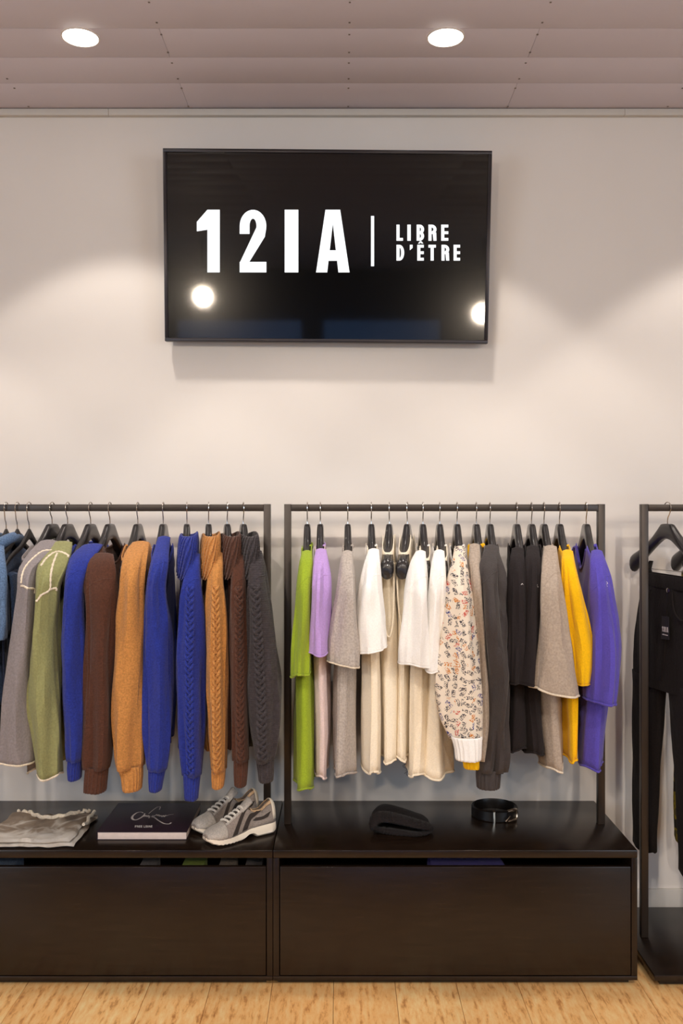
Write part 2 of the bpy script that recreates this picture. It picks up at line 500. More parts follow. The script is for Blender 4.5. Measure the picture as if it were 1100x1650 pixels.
# ------------------------------------------------------------------ downlights
def circle(x, y, z, r, n=40): return [(x + r * math.cos(2 * PI * i / n), y + r * math.sin(2 * PI * i / n), z) for i in range(n)]
for x, lab in ((DOWN_X[1], 'round recessed downlight glowing in the ceiling up and left of the screen'),
               (DOWN_X[2], 'round recessed downlight glowing in the ceiling above the right half of the screen')):
    t = empty('downlight', (x, DOWN_Y, CEIL), lab, 'ceiling light', 'recessed ceiling downlights')
    MB().loft([circle(x, DOWN_Y, CEIL, .061), circle(x, DOWN_Y, CEIL - .004, .0605), circle(x, DOWN_Y, CEIL - .005, .0555), circle(x, DOWN_Y, CEIL - .001, .054)], False, False).build('trim_ring', M['lampring'], t)
    MB().loft([circle(x, DOWN_Y, CEIL - .003, .0545), circle(x, DOWN_Y, CEIL - .0042, .03), circle(x, DOWN_Y, CEIL - .0045, .005)], False, True).build('diffuser', M['disc'], t, label='glowing white diffuser')
# spotlights behind the camera, seen mirrored in the screen
for i, p in enumerate(SPOTS[:2]):
    lab = ('warm ceiling spotlight mirrored low in the dark left part of the screen', 'warm ceiling spotlight mirrored at the right edge of the screen')[i]
    t = empty('spotlight', p, lab, 'spotlight', 'ceiling spotlights across the shop')
    d = (Vector((p[0] * .6, -0.3, 1.15)) - Vector(p)).normalized()
    q = d.to_track_quat('Z', 'Y')
    def ring(r, h, n=24): return [Vector(p) + q @ Vector((r * math.cos(2 * PI * j / n), r * math.sin(2 * PI * j / n), h)) for j in range(n)]
    MB().loft([ring(.03, -.14), ring(.05, -.13), ring(.055, .06), ring(.05, .06), ring(.046, .03)], True, False).build('lamp_head', M['frame'], t)
    MB().loft([ring(.046, .04), ring(.04, .048), ring(.01, .052)], False, True).build('bulb', M['bulb'], t)
    MB().tube([Vector(p) + Vector((0, 0, .0)), (p[0], p[1], CEIL)], .012).build('stem', M['frame'], t)

# ------------------------------------------------------------------ wall screen
TV_C = Vector((wx(526.5, 3.3), -.0995, 2.471)); TILT, ROLL = R(5.5), R(-.45)
TW, TH = 1.181, .683
tvm = Matrix.Translation(TV_C) @ Matrix.Rotation(-ROLL, 4, 'Y') @ Matrix.Rotation(TILT, 4, 'X')
def TV(u, v, d=0.0): return tvm @ Vector((u, -d, v))      # u right, v up, d out of the screen
def tvbox(mb, u0, u1, v0, v1, d0, d1, bev=0):
    t = MB().box(u0, u1, -d1, -d0, v0, v1, bev)
    return mb.add([tvm @ Vector(p) for p in t.v], t.f)
tv = empty('television', TV_C, 'flat wall screen showing white lettering on black, tilted down above the racks', 'television')
fw = .0125
mb = MB(); tvbox(mb, -TW/2, TW/2, TH/2 - fw, TH/2, -.035, .006, .0015); tvbox(mb, -TW/2, TW/2, -TH/2, -TH/2 + fw, -.035, .006, .0015)
tvbox(mb, -TW/2, -TW/2 + fw, -TH/2 + fw, TH/2 - fw, -.035, .006, .0015); tvbox(mb, TW/2 - fw, TW/2, -TH/2 + fw, TH/2 - fw, -.035, .006, .0015)
mb.build('bezel', M['tvframe'], tv)
scr = tvbox(MB(), -TW/2 + fw, TW/2 - fw, -TH/2 + fw, TH/2 - fw, -.02, 0).build('screen', M['screen'], tv, False)
tvbox(MB(), -TW/2 + .01, TW/2 - .01, -TH/2 + .01, TH/2 - .01, -.036, -.022).build('back_cover', M['tvback'], tv, False)
mb = MB(); tvbox(mb, -.2, .2, -.12, .12, -.05, -.036); mb.box(-.26, .14, -.03, -.001, 2.33, 2.57); mb.box(-.2, -.16, -.085, -.03, 2.36, 2.54); mb.box(.04, .08, -.085, -.03, 2.36, 2.54)
mb.build('wall_bracket', M['tvback'], tv, False)
def tp(px, py):
    """photo pixel on the screen plane -> local u, v"""
    d = Vector(((px - 550) / F, 1, -(py - 825) / F)); o = Vector((0, -CAM_D, CAM_H))
    n = (tvm.to_3x3() @ Vector((0, -1, 0))); t = (TV_C - o).dot(n) / d.dot(n)
    l = tvm.inverted() @ (o + d * t); return l.x, l.z
def ink(pts_px, mb, d=.0006):
    mb.poly([TV(*tp(*p), d) for p in pts_px]); return mb
def arcpts(cx, cy, rx, ry, a0, a1, n=14): return [(cx + rx * math.cos(R(lerp(a0, a1, i / n))), cy - ry * math.sin(R(lerp(a0, a1, i / n)))) for i in range(n + 1)]
def strip(mb, outer, inner, fn):
    for i in range(len(outer) - 1): fn([outer[i], outer[i + 1], inner[i + 1], inner[i]], mb)
def letter(ch, x0, y0, x1, y1, s, mb, fn, h=None):
    """condensed bold capital drawn in the box x0,y0..x1,y1 with stem s"""
    h = h or s * .9; q = lambda a, b, c, d: fn([(a, b), (c, b), (c, d), (a, d)], mb)
    ym = (y0 + y1) / 2
    if ch == 'I': q(x0, y0, x1, y1)
    elif ch == '1':
        q(x1 - s, y0, x1, y1); fn([(x1 - s, y0), (x1 - s, y0 + h * 1.9), (x0, y0 + h * 2.05), (x0, y0 + h * 1.15)], mb)
    elif ch == 'L': q(x0, y0, x0 + s, y1); q(x0 + s, y1 - h, x1, y1)
    elif ch == 'E': q(x0, y0, x0 + s, y1); [q(x0 + s, a, x1, a + h) for a in (y0, ym - h / 2, y1 - h)]
    elif ch == 'F': q(x0, y0, x0 + s, y1); [q(x0 + s, a, x1, a + h) for a in (y0, ym - h / 2)]
    elif ch == 'T': q(x0, y0, x1, y0 + h); q((x0 + x1 - s) / 2, y0 + h, (x0 + x1 + s) / 2, y1)
    elif ch == 'D':
        q(x0, y0, x0 + s, y1)
        xm = x0 + s
        o = arcpts(xm, ym, x1 - xm, (y1 - y0) / 2, 90, -90); i = arcpts(xm, ym, max(x1 - xm - s, .3), (y1 - y0) / 2 - h, 90, -90); strip(mb, o, i, fn)
    elif ch in 'BR':
        q(x0, y0, x0 + s, y1); xm = x0 + s
        yb = ym + h / 2
        o = arcpts(xm, (y0 + yb) / 2, x1 - xm, (yb - y0) / 2, 90, -90); i = arcpts(xm, (y0 + yb) / 2, max(x1 - xm - s, .3), (yb - y0) / 2 - h, 90, -90); strip(mb, o, i, fn)
        if ch == 'B':
            yt = ym - h / 2
            o = arcpts(xm, (yt + y1) / 2, x1 - xm, (y1 - yt) / 2, 90, -90); i = arcpts(xm, (yt + y1) / 2, max(x1 - xm - s, .3), (y1 - yt) / 2 - h, 90, -90); strip(mb, o, i, fn)
        else: fn([(x1 - s * 1.25, yb - h * .4), (x1 - s * .1, yb - h * .6), (x1, y1), (x1 - s, y1)], mb)
    elif ch == '2':
        r = (x1 - x0) / 2; cx = (x0 + x1) / 2; ry = (y1 - y0) * .26
        o = arcpts(cx, y0 + ry, r, ry, 180, -12); i = arcpts(cx, y0 + ry, r - s, ry - h * .85, 180, -12); strip(mb, o, i, fn)
        yy = y0 + ry
        q(x0, yy - .5, x0 + s, yy + h * .75)
        a = o[-1]; b = i[-1]
        fn([b, a, (a[0] - 2, a[1] + 12), (x0 + s * .98, y1 - h), (x0, y1 - h * .9)], mb); 
        q(x0, y1 - h, x1, y1)
    elif ch == 'A':
        w_ = x1 - x0; cx = (x0 + x1) / 2
        fn([(cx - w_ * .22, y0), (cx, y0), (cx, y0 + (y1 - y0) * .22), (x0 + s, y1), (x0, y1)], mb)
        fn([(cx, y0), (cx + w_ * .22, y0), (x1, y1), (x1 - s, y1), (cx, y0 + (y1 - y0) * .22)], mb)
        q(cx - w_ * .2, y1 - h * 2.1, cx + w_ * .2, y1 - h * 1.1)
    elif ch == "'": fn([(x0, y0), (x1, y0), (x1, y0 + h * 1.1), (x0, y0 + h * 1.9)], mb)
for ch, x0, x1, s in (('1', 317, 354, 20), ('2', 386, 429, 16), ('I', 458.5, 480.5, 22), ('A', 509, 563, 18)):
    letter(ch, x0, 338, x1, 439, s, mb := MB(), ink, 17); mb.build('screen_letter', M['text'], scr, False)
ink([(597.5, 348), (602.5, 348), (602.5, 429), (597.5, 429)], mb := MB()); mb.build('screen_divider', M['text'], scr, False)
for ch, x0, x1 in (('L', 638.5, 649), ('I', 656, 661.5), ('B', 671, 683), ('R', 690, 703), ('E', 710.5, 722)):
    letter(ch, x0, 362, x1, 388, 5, mb := MB(), ink, 4.6); mb.build('screen_letter', M['text'], scr, False)
for ch, x0, x1 in (('D', 638.5, 651), ("'", 660, 664.5), ('E', 672, 682.5), ('T', 690, 702), ('R', 711, 723.5), ('E', 730.5, 741)):
    letter(ch, x0, 394.5, x1, 420, 5, mb := MB(), ink, 4.6)
    if x0 == 672:
        ink([(673, 392.5), (676.5, 388.5), (678.5, 388.5), (682, 392.5), (679, 392.5), (677.5, 390.8), (676, 392.5)], mb)
    mb.build('screen_letter', M['text'], scr, False)

# ------------------------------------------------------------------ cabinets, racks
YR = -.25                                   # rail line
CT = .432                                   # cabinet top
def cabinet(x0, x1, lab):
    t = empty('drawer_cabinet', ((x0 + x1) / 2, -.25, 0), lab, 'cabinet', 'black drawer cabinets under the racks')
    yf = -.5
    box('top_panel', x0, x1, yf, -.001, CT - .0255, CT, M['black'], t, .003)
    for a, b in ((x0, x0 + .019), (x1 - .019, x1)): box('side_panel', a, b, yf + .002, -.001, .03, CT - .0258, M['black'], t, .0012)
    box('bottom_panel', x0, x1, yf + .001, -.016, .0165, .0298, M['black'], t, .0012)
    box('plinth', x0 + .012, x1 - .022, yf + .022, -.016, 0.0005, .0163, M['black'], t)
    box('back_panel', x0 + .02, x1 - .02, -.03, -.018, .031, CT - .0258, M['black'], t)
    d = box('drawer', x0 + .0215, x1 - .0215, yf + .001, yf + .019, .0325, .3785, M['black'], t, .0025)
    box('drawer_tray', x0 + .03, x1 - .03, yf + .02, -.06, .040, .052, M['black'], d)
    for a, b in ((x0 + .03, x0 + .042), (x1 - .042, x1 - .03)): box('drawer_side', a, b, yf + .02, -.06, .053, .30, M['black'], d)
    return t
SEAM = -.2185
cabinet(-1.382, SEAM - .0008, 'black stained drawer cabinet holding the sneakers, book and folded shirt')
cabinet(SEAM + .0008, .9436, 'black stained drawer cabinet holding the beanie and rolled belt')

RT, RB = 1.5365, 1.5125                     # rail top / bottom
def rack(x0, x1, zb, lab):
    t = empty('garment_rack', ((x0 + x1) / 2, YR, zb), lab, 'clothes rack', 'steel clothes racks along the wall')
    box('rail', x0 + .0125, x1 - .0125, YR - .012, YR + .012, RB, RT, M['frame'], t, .0012)
    for xx in (x0, x1): box('post', xx - .012, xx + .012, YR - .0125, YR + .0125, zb + .0005, RT + .0008, M['frame'], t, .0012)
    return t
ZR = CAM_D + YR
rack(-1.352, wx(430.5, ZR), CT, 'dark steel clothes rack with jackets and knitted sweaters')
rack(wx(463.5, ZR), wx(967.5, ZR), CT, 'dark steel clothes rack with bright and pale shirts')
X3 = wx(1037, ZR)
rack(X3, X3 + 1.09, .0415, 'dark steel clothes rack with black trousers, standing on a low plinth')
t = empty('low_plinth', (X3 + .54, -.25, 0), 'low black display plinth under the trouser rack', 'plinth')
box('top_panel', X3 - .054, X3 + 1.13, -.515, -.016, .022, .041, M['black'], t, .0018)
box('base', X3 - .03, X3 + 1.1, -.49, -.02, .0005, .0215, M['black'], t)

# ------------------------------------------------------------------ hangers
HT = [(0, 1.470, 1.418, .0115), (.026, 1.469, 1.412, .0115), (.045, 1.452, 1.402, .0125), (.08, 1.421, 1.380, .0145), (.12, 1.394, 1.352, .017), (.16, 1.373, 1.320, .020), (.19, 1.360, 1.298, .0225), (.203, 1.352, 1.29, .0215), (.209, 1.338, 1.305, .016)]
def rotz(x, y, a): return x * math.cos(a) - y * math.sin(a), x * math.sin(a) + y * math.cos(a)
def hook_path(xh, a, neck=1.468):
    P = [(0, neck - .004), (0, neck + .012), (-.003, neck + .024), (-.0105, neck + .0335), (-.0195, 1.5205)]
    P += [(-.0197 * math.cos(R(i)), 1.5245 + .0197 * math.sin(R(i))) for i in range(0, 200, 15)]
    return [(xh + rotz(0, y, a)[0], YR + rotz(0, y, a)[1], z) for y, z in P]
def hanger(px, yaw, lab, group, slim=False, clips=False, wk=1.0):
    xh = wx(px, ZR)
    t = empty('clothes_hanger', (xh, YR, 1.40), lab, 'hanger', group)
    ring_of = []
    vs = [-.209 + .418 * i / 44 for i in range(45)]
    rings = []
    for v in vs:
        zt, zb, hw = interp(HT, abs(v))
        if slim:
            k = abs(v)
            zt, zb, hw = interp([(0, 1.452, 1.418, .006), (.02, 1.436, 1.41, .006), (.06, 1.404, 1.385, .006), (.12, 1.378, 1.362, .006), (.17, 1.352, 1.336, .006), (.195, 1.325, 1.312, .006), (.2, 1.318, 1.310, .006)], k)
        else: hw = .0115 + (hw - .0115) * wk
        cz, hz = (zt + zb) / 2, (zt - zb) / 2
        bow = 0.0
        r = []
        for j in range(14):
            th = 2 * PI * (j + .5) / 14
            ex = lerp(.42, .9, min(1, abs(v) / .17)); X = hw * sgp(math.cos(th), ex) + bow; Zv = cz + hz * sgp(math.sin(th), ex)
            a, b = rotz(X, v, yaw); r.append((xh + a, YR + b, Zv))
        rings.append(r)
    MB().loft(rings).build('hanger_arms', M['slim' if slim else 'hang'], t)
    MB().tube(hook_path(xh, yaw, 1.450 if slim else 1.468), .0019, 8).build('hook', M['chrome'], t, label='polished steel hook')
    if slim:
        P = [(-.198, 1.315), (-.199, 1.305), (-.193, 1.297), (-.17, 1.295), (.17, 1.295), (.193, 1.297), (.199, 1.305), (.198, 1.315)]
        MB().tube([(xh + rotz(0, y, yaw)[0], YR + rotz(0, y, yaw)[1], z) for y, z in P], .0055, 8).build('trouser_bar', M['slim'], t)
    if clips:
        P = [(-.15, 1.335), (-.149, 1.315), (-.14, 1.308), (.14, 1.308), (.149, 1.315), (.15, 1.335)]
        MB().tube([(xh + rotz(0, y, yaw)[0], YR + rotz(0, y, yaw)[1], z) for y, z in P], .0016, 6).build('clip_bar', M['chrome'], t)
        for y in (-.12, .12):
            m_ = MB()
            for s in (-1, 1):
                q = [rotz(s * xx, y + yy, yaw) + (zz,) for xx, zz in ((.003, 1.27), (.011, 1.29), (.006, 1.306), (.014, 1.335)) for yy in (-.011, .011)]
                q2 = [rotz(s * (xx + .004), y + yy, yaw) + (zz,) for xx, zz in ((.003, 1.27), (.011, 1.29), (.006, 1.306), (.014, 1.335)) for yy in (-.011, .011)]
                rr = [[q[2*i], q[2*i+1], q2[2*i+1], q2[2*i]] for i in range(4)]
                m_.loft([[(xh + p[0], YR + p[1], p[2]) for p in ring_] for ring_ in rr])
            m_.build('clip', M['slim'], t)
    return t

# ------------------------------------------------------------------ garments
def v_of_z(z):
    """distance from the hook at which the hanger top has height z"""
    lo, hi = 0.026, .2
    for _ in range(24):
        m_ = (lo + hi) / 2
        if interp(HT, m_)[0] > z: lo = m_
        else: hi = m_
    return lo

def smooth_path(P, n=5):
    out = []
    for i in range(len(P) - 1):
        p0 = Vector(P[max(i - 1, 0)]); p1 = Vector(P[i]); p2 = Vector(P[i + 1]); p3 = Vector(P[min(i + 2, len(P) - 1)])
        for k in range(n):
            t = k / n
            out.append(.5 * ((2 * p1) + (p2 - p0) * t + (2*p0 - 5*p1 + 4*p2 - p3) * t*t + (3*p1 - p0 - 3*p2 + p3) * t**3))
    out.append(Vector(P[-1])); return out
def surf_y(rings, x, z):
    """front (camera side) y of a lofted sleeve at x, z"""
    def one(r):
        best = None; n = len(r)
        for j in range(n):
            a, b = r[j], r[(j + 1) % n]
            if (a[0] - x) * (b[0] - x) <= 0 and abs(a[0] - b[0]) > 1e-9:
                y = a[1] + (b[1] - a[1]) * (x - a[0]) / (b[0] - a[0])
                best = y if best is None else min(best, y)
        if best is None:
            best = min(r, key=lambda p: abs(p[0] - x))[1]
        return best
    for i in range(len(rings) - 1):
        z1, z0 = rings[i][0][2], rings[i + 1][0][2]
        if z1 >= z >= z0:
            t = (z1 - z) / max(1e-9, z1 - z0)
            return one(rings[i]) * (1 - t) + one(rings[i + 1]) * t
    return one(rings[0] if z > rings[0][0][2] else rings[-1])

class Tube:
    """a sleeve outline: photo rows (py, left px, right px) turned into real positions at the sleeve's own distance"""
    def __init__(s, rows, b=.042, ytop=None, yc=-.222, follow=True):
        s.rows = []; s.b = b; s.yc = yc
        for py, xl, xr in rows:
            y = yc
            if follow:
                for _ in range(4):
                    Z = ZR + y; z = wz(py, Z); v = v_of_z(z - .004)
                    d = max(0.0, 1.345 - z)
                    y = -(v + .013 + min(d * .35, .018)) if v < .199 else -(.211 + min(d * .35, .018))
            y += (yc + .222) * min(1, max(0, (1.36 - wz(py, ZR + y)) / .12))
            Z = ZR + y
            s.rows.append((-wz(py, Z), (wx(xl, Z) + wx(xr, Z)) / 2, (wx(xr, Z) - wx(xl, Z)) / 2, y))
        s.rows.sort()
        s.z1, s.z0 = -s.rows[0][0], -s.rows[-1][0]
    def at(s, z): return interp(s.rows, -z)          # cx, half width, y
    def rings(s, n=44, seg=40, fold=.1, seed=0, mirror=False, xh=0.0, bmin=.012, rib=0, twist=9.0, zlist=None, crease=.5):
        out = []
        zs = zlist or [lerp(s.z1, s.z0, i / (n - 1)) for i in range(n)]
        for i, z in enumerate(zs):
            cx, a, y = s.at(z); t = (s.z1 - z)
            b = lerp(bmin, s.b, min(1, t / .12))
            if mirror: b = min(b, .024); y = -max(y, -.2); cx = xh - (cx - xh) * .6; a *= .55
            r = []
            c0 = .15 + .35 * math.sin(seed * 5.1) + .15 * math.sin(z * 6 + seed)
            for j in range(seg):
                th = 2 * PI * j / seg
                f = fold * min(1, t / .08)
                k = 1 + f * (.55 * math.sin(3 * th + z * twist + seed) + .35 * math.sin(5 * th - z * twist * 1.7 + seed * 2.1))
                p = Vector((math.cos(th) * 1.3, math.sin(th) * 1.3 + seed * 3.7, z * 9))
                k += f * .5 * noise.noise(p)
                k += f * 1.1 * (.55 - 2 * abs(noise.noise(Vector((math.cos(th) * 1.2 + seed * 1.3, math.sin(th) * 1.2, z * 2.0)))))
                k += f * .9 * (.5 - 2 * abs(noise.noise(Vector((math.cos(th) * 2.4 - seed, math.sin(th) * 2.4, z * 1.3 + seed)))))
                rg = 1.0
                if math.sin(th) < 0:
                    rg += crease * min(1, t / .15) * max(0, 1 - abs(math.cos(th) - c0) / .75)
                if rib: k *= 1 + .05 * math.cos(rib * th)
                r.append((cx + a * k * sgp(math.cos(th), .82), YR + y + b * k * rg * sgp(math.sin(th), .82), z))
            out.append(r)
        return out

def sleeve(tb, mat, parent, name='sleeve', fold=.1, seed=0, mirror=False, xh=0.0, open_end=True, n=44, solid=.0025, label=None, twist=9.0, wave=0.0, slant=0.0):
    r = tb.rings(n=n, fold=fold, seed=seed, mirror=mirror, twist=twist, xh=xh)
    top = r[0]; c = Vector((0, 0, 0))
    for p in top: c += Vector(p) / len(top)
    cap = [tuple(Vector(p) * .35 + c * .65 + Vector((0, 0, .004))) for p in top]
    if slant:
        for i in range(len(r)):
            k = max(0, (i - len(r) * .7) / (len(r) * .3)); cx = sum(p[0] for p in r[i]) / len(r[i])
            r[i] = [(p[0], p[1], p[2] + k * slant * (p[0] - cx)) for p in r[i]]
    if wave:
        for i in range(len(r)):
            k = max(0, (i - len(r) * .6) / (len(r) * .4))
            r[i] = [(p[0], p[1], p[2] + k * wave * math.sin(3 * 2 * PI * j / len(r[i]) + seed)) for j, p in enumerate(r[i])]
    mb = MB().loft([cap] + r, True, False)
    mb.build(name, mat, parent, True, solid, label)
    return r

def edge_tube(ring, mat, parent, rad=.004, name='hem', label=None, dz=0.0):
    return MB().tube([(p[0], p[1], p[2] + dz) for p in ring], rad, 6, closed=True).build(name, mat, parent, True, label=label)

def body(xh, yaw, mat, parent, zhem, T=.022, U=.2, rows=None, neck=.113, front=1, dip=.085, seed=0, fold=.006, tank=False, hemwave=.006, name='body', g_fold=1.0, wk=.3):
    """front and back of the garment hung over the arms of the hanger, open at the neck and the hem"""
    nr, seg = 30, 64
    rings = []
    for i in range(nr):
        t = i / (nr - 1)
        ring = []
        for j in range(seg):
            th = 2 * PI * j / seg
            c, sn = math.cos(th), math.sin(th)
            zr = lerp(zhem, 1.36, t)
            if tank: u = interp([(0, U), (.55, U * .96), (.68, U * .93), (.8, U * .78), (1.0, .162)], t)[0]
            else: u = lerp(U, .2, t)
            y = -u * sgp(c, .85)
            ay = abs(y)
            zt = interp(HT, min(ay, .203))[0] + .005
            if ay < neck:
                k = math.cos(ay / neck * PI / 2) ** .6
                side = 1 if sn * front > 0 else 0
                zt = interp(HT, neck)[0] + .006 - k * (dip if side else .02)
            zh = zhem + hemwave * math.sin(5 * th + seed)
            z = lerp(zh, zt, t)
            hw = .0115 + (interp(HT, min(ay, .203))[2] - .0115) * wk + .0045
            nr_ = min(1, max(0, (-y) / .2))
            if rows: cx, Tz = rows(z); Tz = lerp(min(Tz, .017), Tz, min(1, nr_ * 1.7) ** .8)
            else: cx, Tz = None, T
            k2 = min(1, max(0, (t - .72) / .28))
            Tt = lerp(Tz, hw, k2 ** 1.3)
            bow = 0.0
            fx = 0 if zt - z < .085 else fold * (1 - k2) * (.4 + .6 * (1 - t)) * (math.sin(9 * y / .2 + seed + z * 3) + .6 * math.sin(15 * y / .2 - seed * 2))
            near_h = zt - z < .085
            if near_h: Tt = max(Tt, hw)
            cr = 0 if near_h else (.5 - 2 * abs(noise.noise(Vector((c * 2.3 + seed, sn * 2.3, z * 1.6))))) * (1 - k2) * g_fold
            X = Tt * (1 + .55 * cr) * sgp(sn, .6) + bow + fx
            y += cr * .012 * (1 if y < 0 else 0)
            if cx is not None:
                a, b = rotz(X, y, yaw)
                near = min(1, max(0, (-y) / .2)); base = lerp(a, cx - xh + X, near * (1 - k2))
                ring.append((xh + base, YR + b, z))
            else:
                a, b = rotz(X, y, yaw); ring.append((xh + a, YR + b, z))
        rings.append(ring)
    o = MB().loft(rings, False, False).build(name, mat, parent, True, .0025)
    return rings

def row_fn(rows, Zs):
    tab = sorted((-wz(py, Zs), (wx(a, Zs) + wx(b, Zs)) / 2, (wx(b, Zs) - wx(a, Zs)) / 2) for py, a, b in rows)
    return lambda z: interp(tab, -z)

def cowl(xh, yaw, mat, parent, front=-1):
    prof = [(.70, 1.385), (.74, 1.425), (.86, 1.452), (1.0, 1.458), (1.12, 1.448), (1.22, 1.425), (1.28, 1.395), (1.30, 1.368), (1.26, 1.354), (1.16, 1.352), (1.06, 1.365), (.98, 1.40)]
    rings = []
    n = 176
    pi_ = [(k,) + p for k, p in enumerate(prof)]
    for q in range(45):
        i = q * 11 / 44; s, z = interp(pi_, i)
        r = []
        low = min(1, max(0, (i - 2) / 5))
        for j in range(n):
            th = 2 * PI * j / n
            rib = 1 + .075 * math.sin(22 * th + i * 4.6) * min(1, .3 + i * .5)
            x = .0275 * s * rib * sgp(math.cos(th), .72); y = .157 * s * (1 + (rib - 1) * .4) * sgp(math.sin(th), .62)
            xf = x / .04 * front
            droop = -.028 * low * xf - .034 * (abs(y) / .2) ** 2 * (.4 + .6 * low)
            a, b = rotz(x + front * .004 * low + .008, y - .042, yaw)
            r.append((xh + a, YR + b, z + droop - .018))
        rings.append(r)
    MB().loft(rings, False, False).build('cowl_collar', mat, parent, True, label='ribbed fold-over collar')

def cable(tb, rings, mat, parent, off, z1, z0, wd=.0105, per=.062, rad=.0048):
    mb = MB()
    for s in range(3):
        P = []
        n = int((z1 - z0) / .0055)
        for i in range(n + 1):
            z = lerp(z1, z0, i / n); cx, a, y = tb.at(z)
            ph = 2 * PI * (z / per + s / 3)
            fx = off + 0; xx = cx + a * fx + wd * math.sin(ph)
            rel = max(-.95, min(.95, (xx - cx) / a))
            yy = surf_y(rings, xx, z) - .0030 - .0042 * math.sin(2 * ph)
            P.append((xx, yy, z))
        mb.tube(P, rad, 6)
    mb.build('cable_braid', mat, parent, True, label='raised plaited cable down the sleeve')

def collar_ring(rings, mat, parent, rad=.006, sel=None):
    ring = rings[-1]
    P = []
    xs = [p for p in ring]
    cy = YR
    P = [p for p in xs if abs(p[1] - cy) < .116]
    MB().tube(P, rad, 6, closed=True, flat=1.0).build('collar', mat, parent)

GL, GR = 'clothes on the left rack', 'clothes on the right rack'
HL, HR_, H3 = 'black hangers on the left rack', 'black hangers on the right rack', 'clip hangers on the trouser rack'

def garment(g):
    px = g['hook']; xh = wx(px, ZR); seed = px * .37
    top = g['sl'][0] if 'sl' in g else None
    front = g.get('front', 1 if px < 450 else -1)
    yaw = g.get('yaw')
    if yaw is None:
        Zt = ZR - .13; dx = wx((top[1] + top[2]) / 2, Zt) - xh
        yaw = {84: -.15, 109: -.1, 146: -.08, 177: -.05, 222: 0.0, 263: .05, 301: .15, 336: .15, 366: .18, 392: .2}[px] if px < 450 else .02 - .13 * (px - 495) / 450
    hanger(px, yaw, 'broad black hanger holding the ' + g['short'], HL if px < 450 else HR_, wk=1.0 if g.get('tank') else .3)
    t = empty(g['name'], (xh, YR, 1.38), g['label'], g['cat'], GL if px < 450 else GR)
    mat = M[g['mat']]; bm_ = M[g.get('bmat', g['mat'])]
    tb = None
    if 'sl' in g:
        tb = Tube(g['sl'], g.get('b', .040), yc=g.get('yc', -.222))
        r = sleeve(tb, mat, t, fold=g.get('fold', .13), seed=seed, wave=g.get('wave', 0.0), slant=g.get('slant', 0.0))
        if g.get('hem'): edge_tube(r[-1], M[g['hem']], t, g.get('hemr', .0035), 'sleeve_hem')
        sleeve(tb, mat, t, fold=.08, seed=seed + 2, mirror=True, n=20, xh=xh)
        tb.front = r
    if tb and g['mat'] not in ('grey_fleece', 'sage_fleece') and tb.b >= .035:
        P = []
        for k in range(41):
            z = tb.z1 - lerp(.12, .075, k / 40) + .014 * math.sin(PI * k / 40)
            cx, a, y = tb.at(z); x_ = cx + lerp(-.93, .93, k / 40) * a
            P.append((x_, surf_y(r, x_, z) - .0002, z))
        MB().tube(P, .0022, 6).build('shoulder_seam', mat, t)
    if 'cuff' in g:
        cm = M[g.get('cmat', g['mat'])]
        ct = Tube(g['cuff'], g.get('cb', .03), yc=tb.at(tb.z0)[2], follow=False)
        rr = ct.rings(n=12, seg=60, fold=.03, seed=seed, rib=20, bmin=min(.036, g.get('b', .042) * .85))
        MB().loft(rr, False, False).build('cuff', cm, t, True, .003)
    rows = row_fn(g['body'], ZR - .19) if 'body' in g else None
    zhem = wz(g['hemz'], ZR - .12)
    rings = body(xh, yaw, bm_, t, zhem, g.get('T', .022), g.get('U', .195 if 'body' in g else .168), rows, g.get('neck', .113), front, g.get('dip', .07), seed, g.get('bf', .004), g.get('tank', False), wk=1.0 if g.get('tank') else .3)
    if g.get('cowl'): cowl(xh, yaw, mat, t, -1)
    elif not g.get('nocollar'): collar_ring(rings, M[g.get('colmat', g.get('bmat', g['mat']))], t, g.get('colr', .0035))
    if g.get('hemmat'): MB().tube(rings[0], .004, 6, closed=True).build('hem', M[g['hemmat']], t, label=g.get('hemlab'))
    if g.get('cable') is not None:
        cable(tb, r, mat, t, g['cable'], tb.z1 - g.get('c0', .1), tb.z0 + .01, g.get('cw', .0105))
    return t, tb, rings

